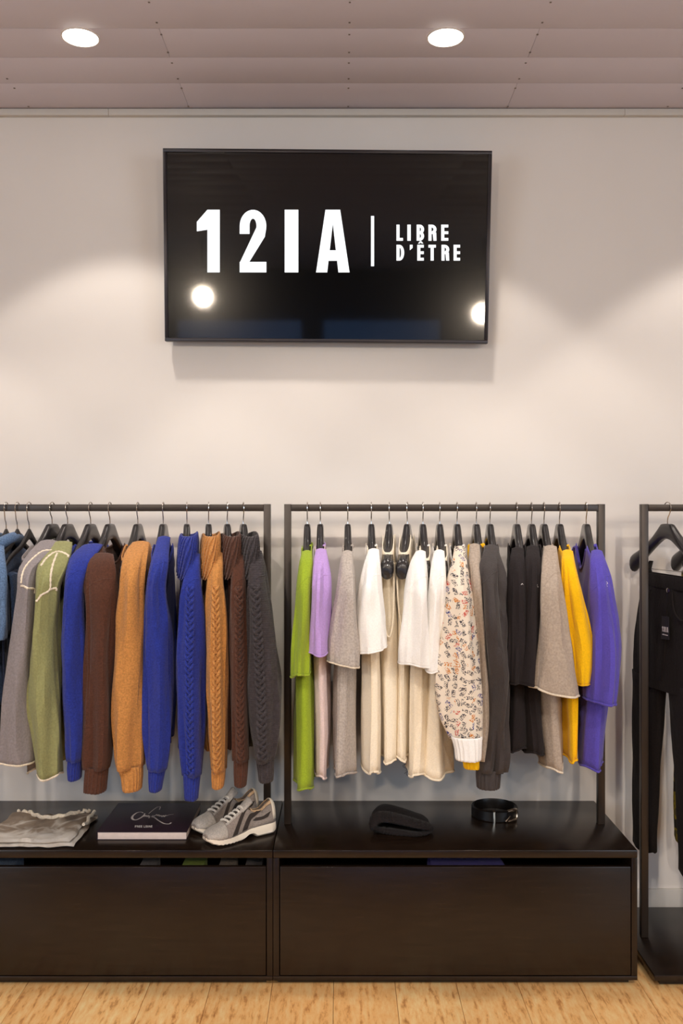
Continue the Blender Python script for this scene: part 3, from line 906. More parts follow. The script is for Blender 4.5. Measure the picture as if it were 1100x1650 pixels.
SWL = [
 dict(name='sweatshirt', cat='sweatshirt', short='grey sweatshirt with cream raw seams', label='grey fleece sweatshirt with raw cream seams, on a broad hanger beside the denim', hook=84, mat='grey_fleece',
      sl=[(872, 66, 92), (890, 48, 86), (918, 33, 62), (945, 33, 60), (1000, 25, 58), (1060, 17, 52), (1110, 10, 50), (1180, 3, 54), (1225, -1, 58)], b=.05, hemz=1236, T=.0185, hem='raw_cream', fold=.09, hemmat='raw_cream', nocollar=True),
 dict(name='sweatshirt', cat='sweatshirt', short='sage green sweatshirt', label='sage green fleece sweatshirt with raw cream seams and a split cuff', hook=109, mat='sage_fleece',
      sl=[(874, 86, 116), (890, 74, 114), (912, 64, 108), (945, 62, 96), (1000, 58, 92), (1060, 53, 93), (1120, 45, 96), (1180, 54, 97), (1246, 64, 97)], b=.045, hemz=1232, T=.0185, hem='raw_cream', fold=.14, wave=.006, nocollar=True),
 dict(name='knit_sweater', cat='sweater', short='plain royal blue sweater beside the sage sweatshirt', label='plain royal blue knitted sweater beside the sage green sweatshirt', hook=146, mat='royal',
      sl=[(878, 136, 166), (892, 119, 156), (915, 111, 142), (950, 108, 134), (1000, 104, 134), (1040, 102, 137), (1120, 104, 139), (1195, 108, 139), (1222, 111, 136)], cuff=[(1220, 112, 133), (1238, 111, 130), (1254, 112, 129)], hemz=1205, T=.0185),
 dict(name='knit_sweater', cat='sweater', short='plain dark brown sweater', label='plain dark brown knitted sweater with a long ribbed cuff and no cable', hook=177, mat='brown',
      sl=[(893, 150, 182), (905, 140, 184), (925, 134, 186), (960, 136, 187), (1000, 137, 186), (1060, 137, 183), (1150, 137, 180), (1220, 137, 178), (1236, 138, 175)], cuff=[(1234, 140, 173), (1255, 138, 171), (1274, 137, 169)], cb=.036, hemz=1215, T=.0185),
 dict(name='knit_sweater', cat='sweater', short='plain camel sweater', label='plain camel tan knitted sweater with a crew neck and smooth sleeves', hook=222, mat='tan',
      sl=[(874, 214, 240), (888, 203, 238), (910, 197, 234), (950, 196, 232), (1000, 191, 233), (1060, 188, 230), (1150, 185, 229), (1215, 185, 230), (1234, 188, 229)], cuff=[(1232, 190, 228), (1252, 197, 228), (1271, 199, 226)], cb=.036, hemz=1208, T=.0185),
 dict(name='knit_sweater', cat='sweater', short='plain royal blue sweater beside the camel sweater', label='plain royal blue knitted sweater hanging right beside the plain camel sweater', hook=263, mat='royal',
      sl=[(866, 255, 274), (885, 250, 272), (910, 245, 270), (950, 238, 266), (1000, 234, 273), (1060, 231, 276), (1150, 232, 277), (1215, 237, 272), (1238, 240, 268)], cuff=[(1236, 241, 266), (1255, 241, 262), (1272, 242, 259)], hemz=1212, T=.0185),
 dict(name='cable_knit_sweater', cat='sweater', short='royal blue cable-knit sweater', label='royal blue cable-knit sweater with a ribbed fold-over collar', hook=301, mat='royal',
      sl=[(893, 303, 322), (905, 301, 322), (930, 297, 322), (960, 292, 324), (1000, 289, 327), (1060, 286, 329), (1150, 288, 329), (1210, 292, 327), (1246, 296, 324)], cuff=[(1244, 297, 322), (1266, 298, 320), (1286, 299, 318)], hemz=1210, T=.0185, cowl=True, cable=.1),
 dict(name='cable_knit_sweater', cat='sweater', short='camel cable-knit sweater', label='camel tan cable-knit sweater with a ribbed fold-over collar', hook=336, mat='tan',
      sl=[(891, 340, 358), (905, 338, 359), (935, 337, 359), (970, 335, 363), (1030, 334, 366), (1100, 334, 366), (1180, 337, 365), (1240, 341, 363)], cuff=[(1238, 342, 362), (1252, 342, 361), (1267, 343, 359)], hemz=1202, T=.0185, cowl=True, cable=.15, cw=.009),
 dict(name='cable_knit_sweater', cat='sweater', short='dark brown cable-knit sweater', label='dark brown cable-knit sweater with a ribbed fold-over collar', hook=366, mat='brown',
      sl=[(893, 375, 393), (905, 374, 394), (935, 373, 395), (970, 372, 397), (1030, 371, 399), (1100, 372, 400), (1180, 375, 400), (1222, 377, 400)], cuff=[(1220, 378, 399), (1242, 378, 398), (1264, 379, 396)], hemz=1200, T=.0185, cowl=True, cable=.25, cw=.009),
 dict(name='cable_knit_sweater', cat='sweater', short='charcoal cable-knit sweater', label='charcoal cable-knit sweater with a fold-over collar, last before the rack post', hook=392, mat='charcoal',
      sl=[(888, 405, 421), (905, 402, 425), (935, 400, 429), (970, 399, 436), (1030, 399, 444), (1090, 400, 449), (1150, 404, 450), (1200, 409, 446), (1222, 412, 441)], cuff=[(1220, 413, 440), (1240, 416, 440), (1257, 418, 439)], hemz=1200, T=.0185, cowl=True, cable=-.12, cw=.0125, b=.048),
]
SWR = [
 dict(name='t_shirt', cat='shirt', short='lime green shirt', label='lime green long shirt with loose half sleeves, next to the rack post', hook=495, slant=.25, mat='lime', sl=[(889, 487, 502), (905, 483, 503), (940, 479, 503), (1000, 475, 502), (1050, 472, 500), (1084, 471, 499)], hem='lime', hemr=.004,
      body=[(930, 480, 503), (1085, 472, 503), (1180, 471, 504), (1268, 472, 503)], hemz=1262, hemmat='lime', bf=.006, wave=.006),
 dict(name='t_shirt', cat='shirt', short='lavender t-shirt', label='lavender t-shirt with turned-up sleeve and pale blush body', hook=516, wave=.004, mat='lavender', bmat='blush', sl=[(886, 509, 525), (905, 505, 528), (940, 501, 531), (1000, 497, 531), (1050, 495, 531)], hem='lavender', hemr=.0035, colmat='lavender',
      body=[(930, 508, 528), (1060, 503, 531), (1180, 507, 531), (1246, 509, 526)], hemz=1243, hemmat='blush', b=.05),
 dict(name='t_shirt', cat='shirt', short='grey marl t-shirt', label='grey marl t-shirt with a pale raw sleeve hem, between lavender and white shirts', hook=560, slant=-.18, mat='marl', sl=[(889, 552, 567), (905, 549, 569), (940, 545, 571), (1000, 537, 574), (1040, 532, 577), (1068, 531, 577)], hem='raw_cream', hemr=.003,
      body=[(930, 550, 568), (1070, 538, 570), (1180, 535, 569), (1246, 534, 568)], hemz=1240, hemmat='marl', b=.05),
 dict(name='t_shirt', cat='shirt', short='white t-shirt with the wide flared sleeve', label='white t-shirt with a wide flared short sleeve beside the grey marl shirt', hook=598, slant=.22, mat='white', bmat='cream', sl=[(886, 594, 610), (905, 588, 611), (940, 580, 613), (1000, 570, 618), (1046, 574, 622)], hem='white', hemr=.003, colmat='white',
      body=[(930, 592, 612), (1060, 585, 614), (1180, 585, 615), (1242, 585, 614)], hemz=1236, hemmat='cream', b=.05),
 dict(name='tank_top', cat='tank top', short='cream tank top beside the flared white t-shirt', label='cream sleeveless top showing its hanger end, beside the flared white t-shirt', hook=627, mat='cream', yaw=-0.09, tank=True, body=[(930, 614, 640), (1030, 612, 642), (1130, 614, 642), (1222, 617, 640)], hemz=1220, hemmat='cream', neck=.07, U=.19, nocollar=True),
 dict(name='tank_top', cat='tank top', short='cream tank top nearer the centre of the white shirts', label='cream sleeveless top showing its hanger end, second of the two sleeveless tops', hook=656, mat='cream', yaw=-0.155, tank=True, body=[(930, 640, 664), (1030, 640, 662), (1130, 641, 660), (1222, 641, 660)], hemz=1216, hemmat='cream', neck=.07, U=.19, nocollar=True),
 dict(name='t_shirt', cat='shirt', short='white t-shirt next to the sleeveless tops', label='white t-shirt with hemmed short sleeve right after the sleeveless tops', hook=681, slant=-.1, wave=.003, mat='white', bmat='cream', sl=[(889, 670, 685), (905, 662, 686), (940, 655, 688), (1000, 649, 690), (1068, 645, 690)], hem='white', hemr=.003, colmat='white',
      body=[(930, 664, 686), (1070, 654, 690), (1180, 652, 690), (1244, 652, 686)], hemz=1240, hemmat='cream', b=.05),
 dict(name='t_shirt', cat='shirt', short='white t-shirt next to the printed sweatshirt', label='white t-shirt with pleated cream body right before the scribble-printed sweatshirt', hook=708, wave=.004, mat='white', bmat='cream', sl=[(888, 700, 715), (905, 696, 716), (940, 692, 716), (1000, 687, 717), (1078, 684, 713)], hem='white', hemr=.003, colmat='white',
      body=[(930, 697, 718), (1085, 690, 718), (1180, 684, 720), (1248, 681, 722)], hemz=1244, hemmat='cream', bf=.007, b=.036),
 dict(name='printed_sweatshirt', cat='sweatshirt', short='scribble-printed sweatshirt', label='off-white sweatshirt printed all over with small coloured scribbles', hook=736, mat='print', sl=[(882, 733, 748), (905, 728, 751), (930, 722, 754), (970, 717, 760), (1030, 710, 767), (1090, 703, 773), (1150, 708, 776), (1188, 724, 776)], cuff=[(1186, 728, 775), (1205, 733, 774), (1223, 735, 773)], cmat='white', cb=.036, b=.04, yc=-.25, hemz=1195, T=.015, fold=.09, colmat='white'),
 dict(name='sweatshirt', cat='sweatshirt', short='grey sweatshirt with yellow lining', label='slim grey sweatshirt with yellow collar and cuff behind the printed one', hook=767, mat='taupe', sl=[(878, 757, 772), (905, 755, 773), (950, 756, 776), (1030, 764, 781), (1100, 768, 784), (1180, 766, 786), (1222, 762, 784)], b=.03, cuff=[(1218, 748, 777), (1228, 747, 776), (1237, 748, 775)], cmat='yellow', cb=.026, hemz=1190, T=.014, colmat='yellow', colr=.008),
 dict(name='bomber_jacket', cat='jacket', short='crinkled charcoal jacket', label='crinkled charcoal bomber jacket with a wide ribbed cuff', hook=789, mat='dkgrey', sl=[(880, 781, 801), (905, 775, 804), (940, 771, 807), (1000, 774, 811), (1060, 779, 814), (1090, 780, 818), (1140, 779, 812), (1200, 778, 812), (1240, 774, 810)], cuff=[(1238, 768, 806), (1254, 768, 804), (1268, 769, 803)], cb=.036, b=.04, hemz=1210, T=.016, fold=.34),
 dict(name='t_shirt', cat='shirt', short='black t-shirt next to the crinkled jacket', label='black boxy t-shirt hanging next to the crinkled charcoal jacket', hook=832, mat='blackjersey', sl=[(884, 825, 843), (905, 822, 844), (950, 816, 846), (1030, 814, 848), (1098, 813, 842)], hem='blackjersey', hemr=.003,
      body=[(930, 822, 846), (1100, 815, 846), (1206, 814, 850)], hemz=1200, hemmat='blackjersey', b=.034),
 dict(name='t_shirt', cat='shirt', short='black t-shirt next to the taupe sweatshirt', label='black boxy t-shirt with a small white logo, next to the taupe top', hook=856, slant=-.12, mat='blackjersey', sl=[(881, 849, 867), (905, 846, 869), (950, 841, 871), (1030, 833, 868), (1100, 828, 864)], hem='blackjersey', hemr=.003,
      body=[(930, 846, 870), (1100, 842, 872), (1210, 848, 880)], hemz=1206, hemmat='blackjersey', b=.034),
 dict(name='sweatshirt', cat='sweatshirt', short='taupe bell-sleeved sweatshirt', label='taupe sweatshirt with wide bell sleeve and rolled cream edge', hook=876, slant=-.2, wave=.004, mat='taupe', sl=[(881, 877, 896), (905, 873, 899), (950, 870, 905), (1000, 868, 913), (1060, 865, 922), (1114, 860, 933)], hem='raw_cream', hemr=.004, b=.04, yc=-.252,
      body=[(930, 876, 900), (1120, 874, 908), (1180, 878, 912), (1238, 884, 917)], hemz=1232, hemmat='raw_cream'),
 dict(name='t_shirt', cat='shirt', short='bright yellow shirt', label='bright yellow shirt with a pointed half sleeve', hook=901, mat='yellow', sl=[(888, 906, 922), (905, 905, 925), (950, 905, 935), (1000, 910, 945), (1040, 918, 951), (1070, 922, 949), (1100, 925, 946)], hem='yellow', hemr=.003,
      body=[(930, 905, 925), (1100, 912, 937), (1222, 918, 935)], hemz=1218, hemmat='yellow', b=.035),
 dict(name='sweatshirt', cat='sweatshirt', short='violet blue sweatshirt', label='violet blue sweatshirt with half sleeve, last before the right rack post', hook=944, slant=-.12, mat='violet', sl=[(888, 953, 969), (905, 950, 974), (950, 948, 982), (1000, 946, 992), (1045, 945, 998), (1090, 944, 995), (1128, 944, 990)], hem='violet', hemr=.0045, b=.05,
      body=[(930, 952, 974), (1130, 944, 986), (1180, 943, 981), (1234, 943, 976)], hemz=1230, hemmat='violet', colr=.006, dip=.09),
]
made = {}
for g in SWL + SWR:
    made[g['hook']] = garment(g)

# raw cream seams on the two fleece sweatshirts
def seam_path(tb, pts, dy=.003):
    P = []
    pts = [(p.x, p.y) for p in smooth_path([(a_, b_, 0) for a_, b_ in pts], 8)]
    for px, py in pts:
        y = -.21
        for _ in range(4):
            Z = ZR + y; z = wz(py, Z)
            z_ = max(min(z, tb.z1 - .001), tb.z0)
            cx, a, yc = tb.at(z_); rel = max(-.97, min(.97, (wx(px, Z) - cx) / a))
            b = lerp(.012, tb.b, min(1, (tb.z1 - z_) / .12))
            y = yc - b * (1 - abs(rel) ** 2.4) ** (1 / 2.4) - dy
        P.append((cx + rel * a, surf_y(tb.front, cx + rel * a, z_) - dy, z_))
    return P
for hk, paths in ((84, ([(88, 887), (70, 888), (55, 898), (42, 912), (36, 925), (34, 940)], [(34, 944), (44, 945), (52, 949), (59, 956)])),
                  (109, ([(117, 898), (100, 890), (88, 890), (75, 900), (67, 912)], [(92, 892), (86, 908), (82, 930), (80, 950), (70, 958), (63, 968)], [(80, 950), (88, 948), (92, 952)]))):
    t, tb, _ = made[hk]
    for p in paths:
        sp = seam_path(tb, p, .0012); MB().tube(sp, [.0036 + .0009 * math.sin(k * 2.1 + hk) for k in range(len(sp))], 6).build('raw_seam', M['raw_cream'], t, label='raw cream seam')

# armhole bindings of the two sleeveless tops
for hk in (627, 656):
    t, _, rings = made[hk]
    xh = wx(hk, ZR)
    P = []
    for k in range(13):
        a = PI * k / 12
        z = 1.345 - .24 * math.sin(a) ** .7
        y = -.168 - .035 * math.sin(a); ya = -.09 if hk == 627 else -.155
        q_ = rotz(-.021 * math.cos(a) + (.012 if hk == 656 else .006) * math.sin(a), y, ya)
        P.append((xh + q_[0], YR + q_[1], z))
    MB().tube(smooth_path(P, 4), .0032, 6).build('armhole_binding', M['cream'], t)

# small white marks on the black shirts and the violet sleeve
def mark(hk, pts, mat='white_ink', r=.0014):
    t, tb, _ = made[hk]
    MB().tube(seam_path(tb, pts, .0008), r, 5).build('embroidered_mark', M[mat], t, label='small white embroidered mark')
mark(832, [(838, 942), (840, 940), (841, 942)], r=.001)
mark(856, [(864, 941), (866, 943), (864, 944), (867, 946)], r=.001)
mark(944, [(976, 937), (978, 940), (975, 942), (978, 945)], r=.001)

# loose tag thread under the white t-shirt
t = made[681][0]
mb = MB()
for s in range(3):
    P = [(wx(652 + s * 3, 3.2) + .008 * math.sin(k * 1.7 + s * 2), -.2 + .004 * s, lerp(.66, .60 - .012 * s, k / 9)) for k in range(10)]
    mb.tube(smooth_path(P, 3), .0007, 4)
mb.build('loose_thread', M['leather'], t, label='dark loose thread')

# ------------------------------------------------------------------ denim on the three slim hangers
for px, ya, lab in ((10, 0.0, 'slim black hanger holding the pale denim jacket'), (28, -.05, 'slim black hanger with bar holding folded dark navy jeans'), (47, -.095, 'slim black hanger with bar holding folded mid blue jeans')):
    hanger(px, ya, lab, 'slim hangers with denim', slim=True)
xh = wx(10, ZR)
t = empty('denim_jacket', (xh, YR, 1.38), 'pale blue denim jacket with rolled collar at the far end of the left rack', 'jacket', GL)
tb = Tube([(880, -30, 6), (910, -42, 6), (950, -48, 8), (1000, -46, 10), (1030, -44, 10)], .04)
sleeve(tb, M['denim_light'], t, seed=1.2, fold=.12); sleeve(tb, M['denim_light'], t, seed=3, mirror=True, n=20, xh=xh)
body(xh, 0.0, M['denim_mid'], t, .86, .02, .195, None, .1, 1, .05, 2.0)
P = [(xh + .035 * math.cos(a) - .005, YR + .105 * math.sin(a), 1.41 + .012 * math.cos(a * 2)) for a in [2 * PI * k / 24 for k in range(24)]]
MB().tube(P, .02, 10, closed=True).build('collar', M['denim_light'], t)
def over_bar(px, mat, zlow, zlow2, lab, name, seed, yaw=0.0, cat='jeans'):
    xh = wx(px, ZR); Y = lambda p: (xh + rotz(p[0] - xh, p[1] - YR, yaw)[0], YR + rotz(p[0] - xh, p[1] - YR, yaw)[1], p[2])
    t = empty(name, (xh, YR, 1.295), lab, cat, GL)
    rings = []
    zb = 1.295
    prof = [(-.012, zlow), (-.013, lerp(zlow, zb, .5)), (-.012, zb - .03), (-.0085, zb + .004), (0, zb + .0105), (.0085, zb + .004), (.012, zb - .03), (.013, lerp(zlow2, zb, .5)), (.012, zlow2)]
    full = []
    for i in range(len(prof) - 1):
        for k in range(5): full.append(tuple(lerp(prof[i][q], prof[i + 1][q], k / 5) for q in (0, 1)))
    full.append(prof[-1])
    for k in range(25):
        y = -.165 + .33 * k / 24
        rings.append([(xh + x_ + .004 * math.sin(k * .9 + seed) * min(1, max(0, (zb - z_) / .1)) + .02 * max(0, zb - z_ - .05) * (1 if x_ > 0 else -1), YR + y, z_ + .004 * math.sin(k * .7)) for x_, z_ in full])
        rings[-1] = [Y(p) for p in rings[-1]]
    o = MB().loft(rings, False, False, False).build('folded_legs', M[mat], t, True, .006)
    k_ = .5; z = lerp(zb, zlow2, k_)
    MB().box(-.0025, .0025, -.06, .06, -.06, .06, .0015)
    pk = MB().box(xh + .019, xh + .0235, YR - .13, YR - .02, zlow2 + .02, zlow2 + .03, .001)
    pk.v = [Y((p[0] + .02 * max(0, zb - p[2] - .05), p[1], p[2])) for p in pk.v]
    pk.build('leg_hem', M['denim_light' if mat != 'denim_dark' else mat], t)
    return t
over_bar(28, 'denim_dark', .70, .68, 'dark navy jeans folded over the bar of the second slim hanger', 'folded_jeans', 1.7, -.05)
over_bar(47, 'denim_mid', 1.10, 1.06, 'mid blue jeans folded over the bar of the third slim hanger', 'folded_jeans', .3, -.095)

# ------------------------------------------------------------------ trousers on the third rack
def trousers(px, yaw, mat, lab, hlab, zl, wide=.2, detail=True):
    xh = wx(px, ZR); hanger(px, yaw, hlab, H3, clips=True)
    t = empty('trousers', (xh, YR, 1.27), lab, 'trousers', 'trousers on the clip hangers')
    def W(x, y, z): a, b = rotz(x, y, yaw); return (xh + a, YR + b, z)
    zc, zw = .90, 1.285
    rings = []
    for i in range(18):
        z = lerp(zc - .005, zw, i / 17); u = interp([(zc - .01, .197), (1.05, .185), (1.2, .158), (zw, .146)], z)[0] * wide / .2
        T = interp([(zc - .01, .03), (1.1, .026), (zw, .012)], z)[0]
        rings.append([W(T * sgp(math.sin(2*PI*j/48), .7) + .003 * math.sin(j * 1.3 + z * 20), -u * sgp(math.cos(2*PI*j/48), .8), z + .012 * (-math.cos(2*PI*j/48)) * (z - zc)) for j in range(48)])
    MB().loft(rings, True, False).build('seat', M[mat], t, True, .003)
    for s in (-1, 1):
        rr = []
        for i in range(26):
            z = lerp(zl, zc + .03, i / 25); tt = i / 25
            yo = lerp(.197, .197, tt); yi = lerp(.075, .012, tt ** 1.6)
            c, h = (yo + yi) / 2 * wide / .2, (yo - yi) / 2 * wide / .2
            T = lerp(.022, .028, tt)
            rr.append([W(T * sgp(math.sin(2*PI*j/28), .75) * (1 + .12 * math.sin(z * 25 + j * .9)) , s * c - h * sgp(math.cos(2*PI*j/28), .8), z + .006 * math.sin(j * .5)) for j in range(28)])
        MB().loft(rr, False, False).build('leg', M[mat], t, True, .003)
    rr = []
    for z in (1.245, 1.25, 1.288, 1.292):
        rr.append([W((.0185 if 1.246 < z < 1.29 else .016) * sgp(math.sin(2*PI*j/48), .7), -(.151 * wide / .2) * sgp(math.cos(2*PI*j/48), .8), z + .012 * -math.cos(2*PI*j/48) * (z - zc)) for j in range(48)])
    MB().loft(rr, False, False).build('waistband', M[mat], t, True, .003)
    if detail:
        def disc(c, r, th, mt, nm, lb=None):
            n = 20
            MB().loft([[W(c[0] - o_, c[1] + rr_ * math.cos(2*PI*k/n), c[2] + rr_ * math.sin(2*PI*k/n)) for k in range(n)] for o_, rr_ in ((0, r), (th * .7, r), (th, r * .7), (th, r * .2))]).build(nm, M[mt], t, label=lb)
        disc((-.0205, -.035, 1.262 - .02), .0085, .004, 'chrome', 'button', 'round metal button')
        MB().tube([W(-.03, -.04, 1.20), W(-.033, -.03, 1.0), W(-.032, -.01, .93)], .003, 6).build('fly_seam', M[mat], t)
        for s in (-1, 1):
            MB().tube(smooth_path([W(-.024, s * .06, 1.238), W(-.031, s * .08, 1.18), W(-.032, s * .115, 1.15), W(-.024, s * .14, 1.152)]), .003, 6).build('pocket_seam', M[mat], t)
        # hang tag
        tg = MB(); vs = [W(-.041, y, z) for y, z in ((-.022, 1.075), (-.068, 1.078), (-.066, 1.156), (-.026, 1.154))] + [W(-.0395, y, z) for y, z in ((-.022, 1.075), (-.068, 1.078), (-.066, 1.156), (-.026, 1.154))]
        tg.add(vs, [(0, 1, 2, 3), (7, 6, 5, 4), (0, 4, 5, 1), (1, 5, 6, 2), (2, 6, 7, 3), (3, 7, 4, 0)])
        tg = tg.build('hang_tag', M['tag'], t, False, label='black card hang tag with white lettering')
        mb = MB()
        def tk(pts, m_): m_.poly([W(-.0418, -.027 - p[0] * .001, 1.132 - p[1] * .001) for p in pts])
        for ch, x0, x1 in (('1', 2, 8), ('2', 11, 19), ('I', 22, 26), ('A', 29, 38)): letter(ch, x0, 12, x1, 30, 3.4, mb, tk, 3.2)
        for k in range(6): tk([(4 + k * 5.4, 38), (7.5 + k * 5.4, 38), (7.5 + k * 5.4, 41.5), (4 + k * 5.4, 41.5)], mb)
        mb.build('tag_lettering', M['white_ink'], tg, False)
        MB().tube(smooth_path([W(-.041, -.046, 1.154), W(-.034, -.042, 1.19), W(-.024, -.036, 1.24)]), .0008, 4).build('tag_string', M['leather'], t)
    return t
trousers(1075, R(15), 'blackdenim', 'black jeans with a metal button and hang tag, clipped by the waist', 'broad black clip hanger holding the black jeans', .30)
trousers(1136, R(8), 'camo', 'yellow and dark camouflage trousers half hidden behind the black jeans', 'broad black clip hanger holding the camouflage trousers', .32, detail=False)

# ------------------------------------------------------------------ things on the cabinet tops
# folded tie-dye shirt
xc, yc = -1.005, -.335
t = empty('folded_t_shirt', (xc, yc, CT), 'folded grey and white tie-dye t-shirt with raw edges, lying on the cabinet', 't-shirt')
def cloth_layer(x0, x1, y0, y1, z, th, seed, back_dip=0.0, mat='tiedye', name='folded_layer', lab=None):
    nx, ny = 40, 30
    def pt(i, j, top):
        u, v = i / nx, j / ny
        ed = min(u, 1 - u, v, 1 - v)
        x_ = lerp(x0, x1, u) + .009 * noise.noise(Vector((v * 5, seed, u * 2)))
        y_ = lerp(y0, y1, v) + .010 * noise.noise(Vector((u * 6, seed + 5, v * 2)))
        if back_dip and v > .6:
            y_ -= back_dip * (v - .6) / .4 * math.exp(-((u - .5) / .2) ** 2)
        rnd = min(1, ed / .035) ** .5
        w_ = .006 * noise.noise(Vector((u * 4 + seed, v * 5, seed))) + .004 * noise.noise(Vector((u * 9, v * 9, seed)))
        zz = z + th / 2 + (th / 2) * rnd * (1 if top else -1) + (w_ * rnd if top else 0)
        return (x_, y_, max(zz, z + .0005))
    mb = MB()
    n = (nx + 1) * (ny + 1)
    vs = [pt(i, j, True) for j in range(ny + 1) for i in range(nx + 1)] + [pt(i, j, False) for j in range(ny + 1) for i in range(nx + 1)]
    fs = []
    idx = lambda i, j, b: b * n + j * (nx + 1) + i
    for j in range(ny):
        for i in range(nx):
            fs.append((idx(i, j, 0), idx(i + 1, j, 0), idx(i + 1, j + 1, 0), idx(i, j + 1, 0)))
            fs.append((idx(i, j + 1, 1), idx(i + 1, j + 1, 1), idx(i + 1, j, 1), idx(i, j, 1)))
    for i in range(nx):
        fs.append((idx(i, 0, 1), idx(i + 1, 0, 1), idx(i + 1, 0, 0), idx(i, 0, 0))); fs.append((idx(i, ny, 0), idx(i + 1, ny, 0), idx(i + 1, ny, 1), idx(i, ny, 1)))
    for j in range(ny):
        fs.append((idx(0, j, 0), idx(0, j + 1, 0), idx(0, j + 1, 1), idx(0, j, 1))); fs.append((idx(nx, j, 1), idx(nx, j + 1, 1), idx(nx, j + 1, 0), idx(nx, j, 0)))
    mb.add(vs, fs)
    return mb.build(name, M[mat], t, True, label=lab)
cloth_layer(-1.16, -.858, -.488, -.185, CT + .0008, .012, 1.1)
cloth_layer(-1.155, -.870, -.484, -.205, CT + .0135, .013, 4.3, .05)
P = [(lerp(-1.09, -.92, k / 16), -.222 - .055 * math.sin(PI * k / 16) + .003 * math.sin(k * 2.3), CT + .030 + .003 * math.sin(k * 1.9)) for k in range(17)]
MB().tube(P, .007, 8, flat=.8).build('raw_collar', M['raw_cream'], t, label='cream raw neckline')
for (a, b), s in ((((-1.135, -.215), (-1.09, -.222)), 1), (((-.92, -.222), (-.882, -.2)), 2), (((-.866, -.21), (-.862, -.36)), 3)):
    P = [(lerp(a[0], b[0], k / 8) + .003 * math.sin(k * 2 + s), lerp(a[1], b[1], k / 8), CT + .029 + .005 * math.sin(k * 1.4 + s)) for k in range(9)]
    MB().tube(P, .0055, 7).build('raw_edge', M['raw_cream'], t, label='cream raw edge')

# book
bx0, bx1, by0, by1 = -.802, -.508, -.41, -.116
t = empty('book', ((bx0 + bx1) / 2, (by0 + by1) / 2, CT), 'large square dark purple book with silver script, lying beside the sneakers', 'book')
box('page_block', bx0 + .001, bx1 - .002, by0 + .001, by1 - .001, CT + .0022, CT + .0248, M['page'], t, .0006)
co = MB().box(bx0 - .001, bx1, by0 - .001, by1 + .001, CT + .0249, CT + .0272, .0006).box(bx0 - .001, bx1, by0 - .001, by1 + .001, CT + .0004, CT + .0021, .0006).box(bx0 - .003, bx0 - .0012, by0 - .001, by1 + .001, CT + .0004, CT + .0272).build('cover', M['book'], t)
ZB = CT + .0276
def bp(px, py):
    Z = (CAM_H - ZB) * F / (py - 825); return (wx(px, Z), Z - CAM_D, ZB)
def stroke(pts, wds, name='script_stroke', mat='silver'):
    P = smooth_path([bp(200 + a * 90 / 1100, 1290 + b * 55 / 672) for a, b in pts], 6)
    n = len(P); mb = MB(); L = []; Rr = []
    for i in range(n):
        a = P[max(i - 1, 0)]; b = P[min(i + 1, n - 1)]; d = (b - a); d.z = 0
        d = d.normalized() if d.length > 1e-9 else Vector((1, 0, 0)); nn = Vector((-d.y, d.x, 0))
        k = i / (n - 1); w_ = 1.35 * interp([(0, wds[0]), (.5, wds[1]), (1, wds[2])], k)[0]
        L.append(P[i] + nn * w_); Rr.append(P[i] - nn * w_)
    vs = L + Rr; mb.add(vs, [(i, i + 1, n + i + 1, n + i) for i in range(n - 1)])
    mb.build(name, M[mat], t, False)
stroke([(375, 245), (330, 225), (250, 240), (180, 290), (155, 340), (185, 375), (250, 375), (330, 335), (385, 290), (410, 250)], (.0012, .0028, .0012))
stroke([(385, 320), (410, 285), (425, 315), (440, 290), (455, 320), (480, 290), (490, 345), (505, 300)], (.0012, .0016, .0012))
stroke([(480, 260), (550, 200), (640, 135), (700, 120), (712, 135), (690, 180)], (.001, .0014, .001))
stroke([(540, 325), (560, 295), (600, 300), (560, 322), (600, 335), (680, 395), (780, 450), (880, 460), (925, 432)], (.0012, .0018, .0022))
stroke([(610, 300), (640, 270), (655, 300), (680, 275), (695, 310), (720, 290), (745, 320), (770, 290), (790, 320), (815, 285), (835, 300), (880, 280), (975, 268)], (.0012, .0018, .0006))
mbt = MB()
def bt(pts, m_):
    m_.poly([bp(200 + p[0] * 90 / 1100, 1290 + p[1] * 55 / 672) for p in pts])
for ch, x0, x1 in (('F', 212, 242), ('R', 250, 284), ('E', 292, 320), ('E', 328, 356), ('L', 385, 412), ('I', 420, 432), ('B', 440, 472), ('R', 480, 515), ('E', 522, 555)):
    letter(ch, x0, 488, x1, 530, 10, mbt, bt, 9)
mbt.build('cover_lettering', M['white_ink'], t, False, label='small white capitals')

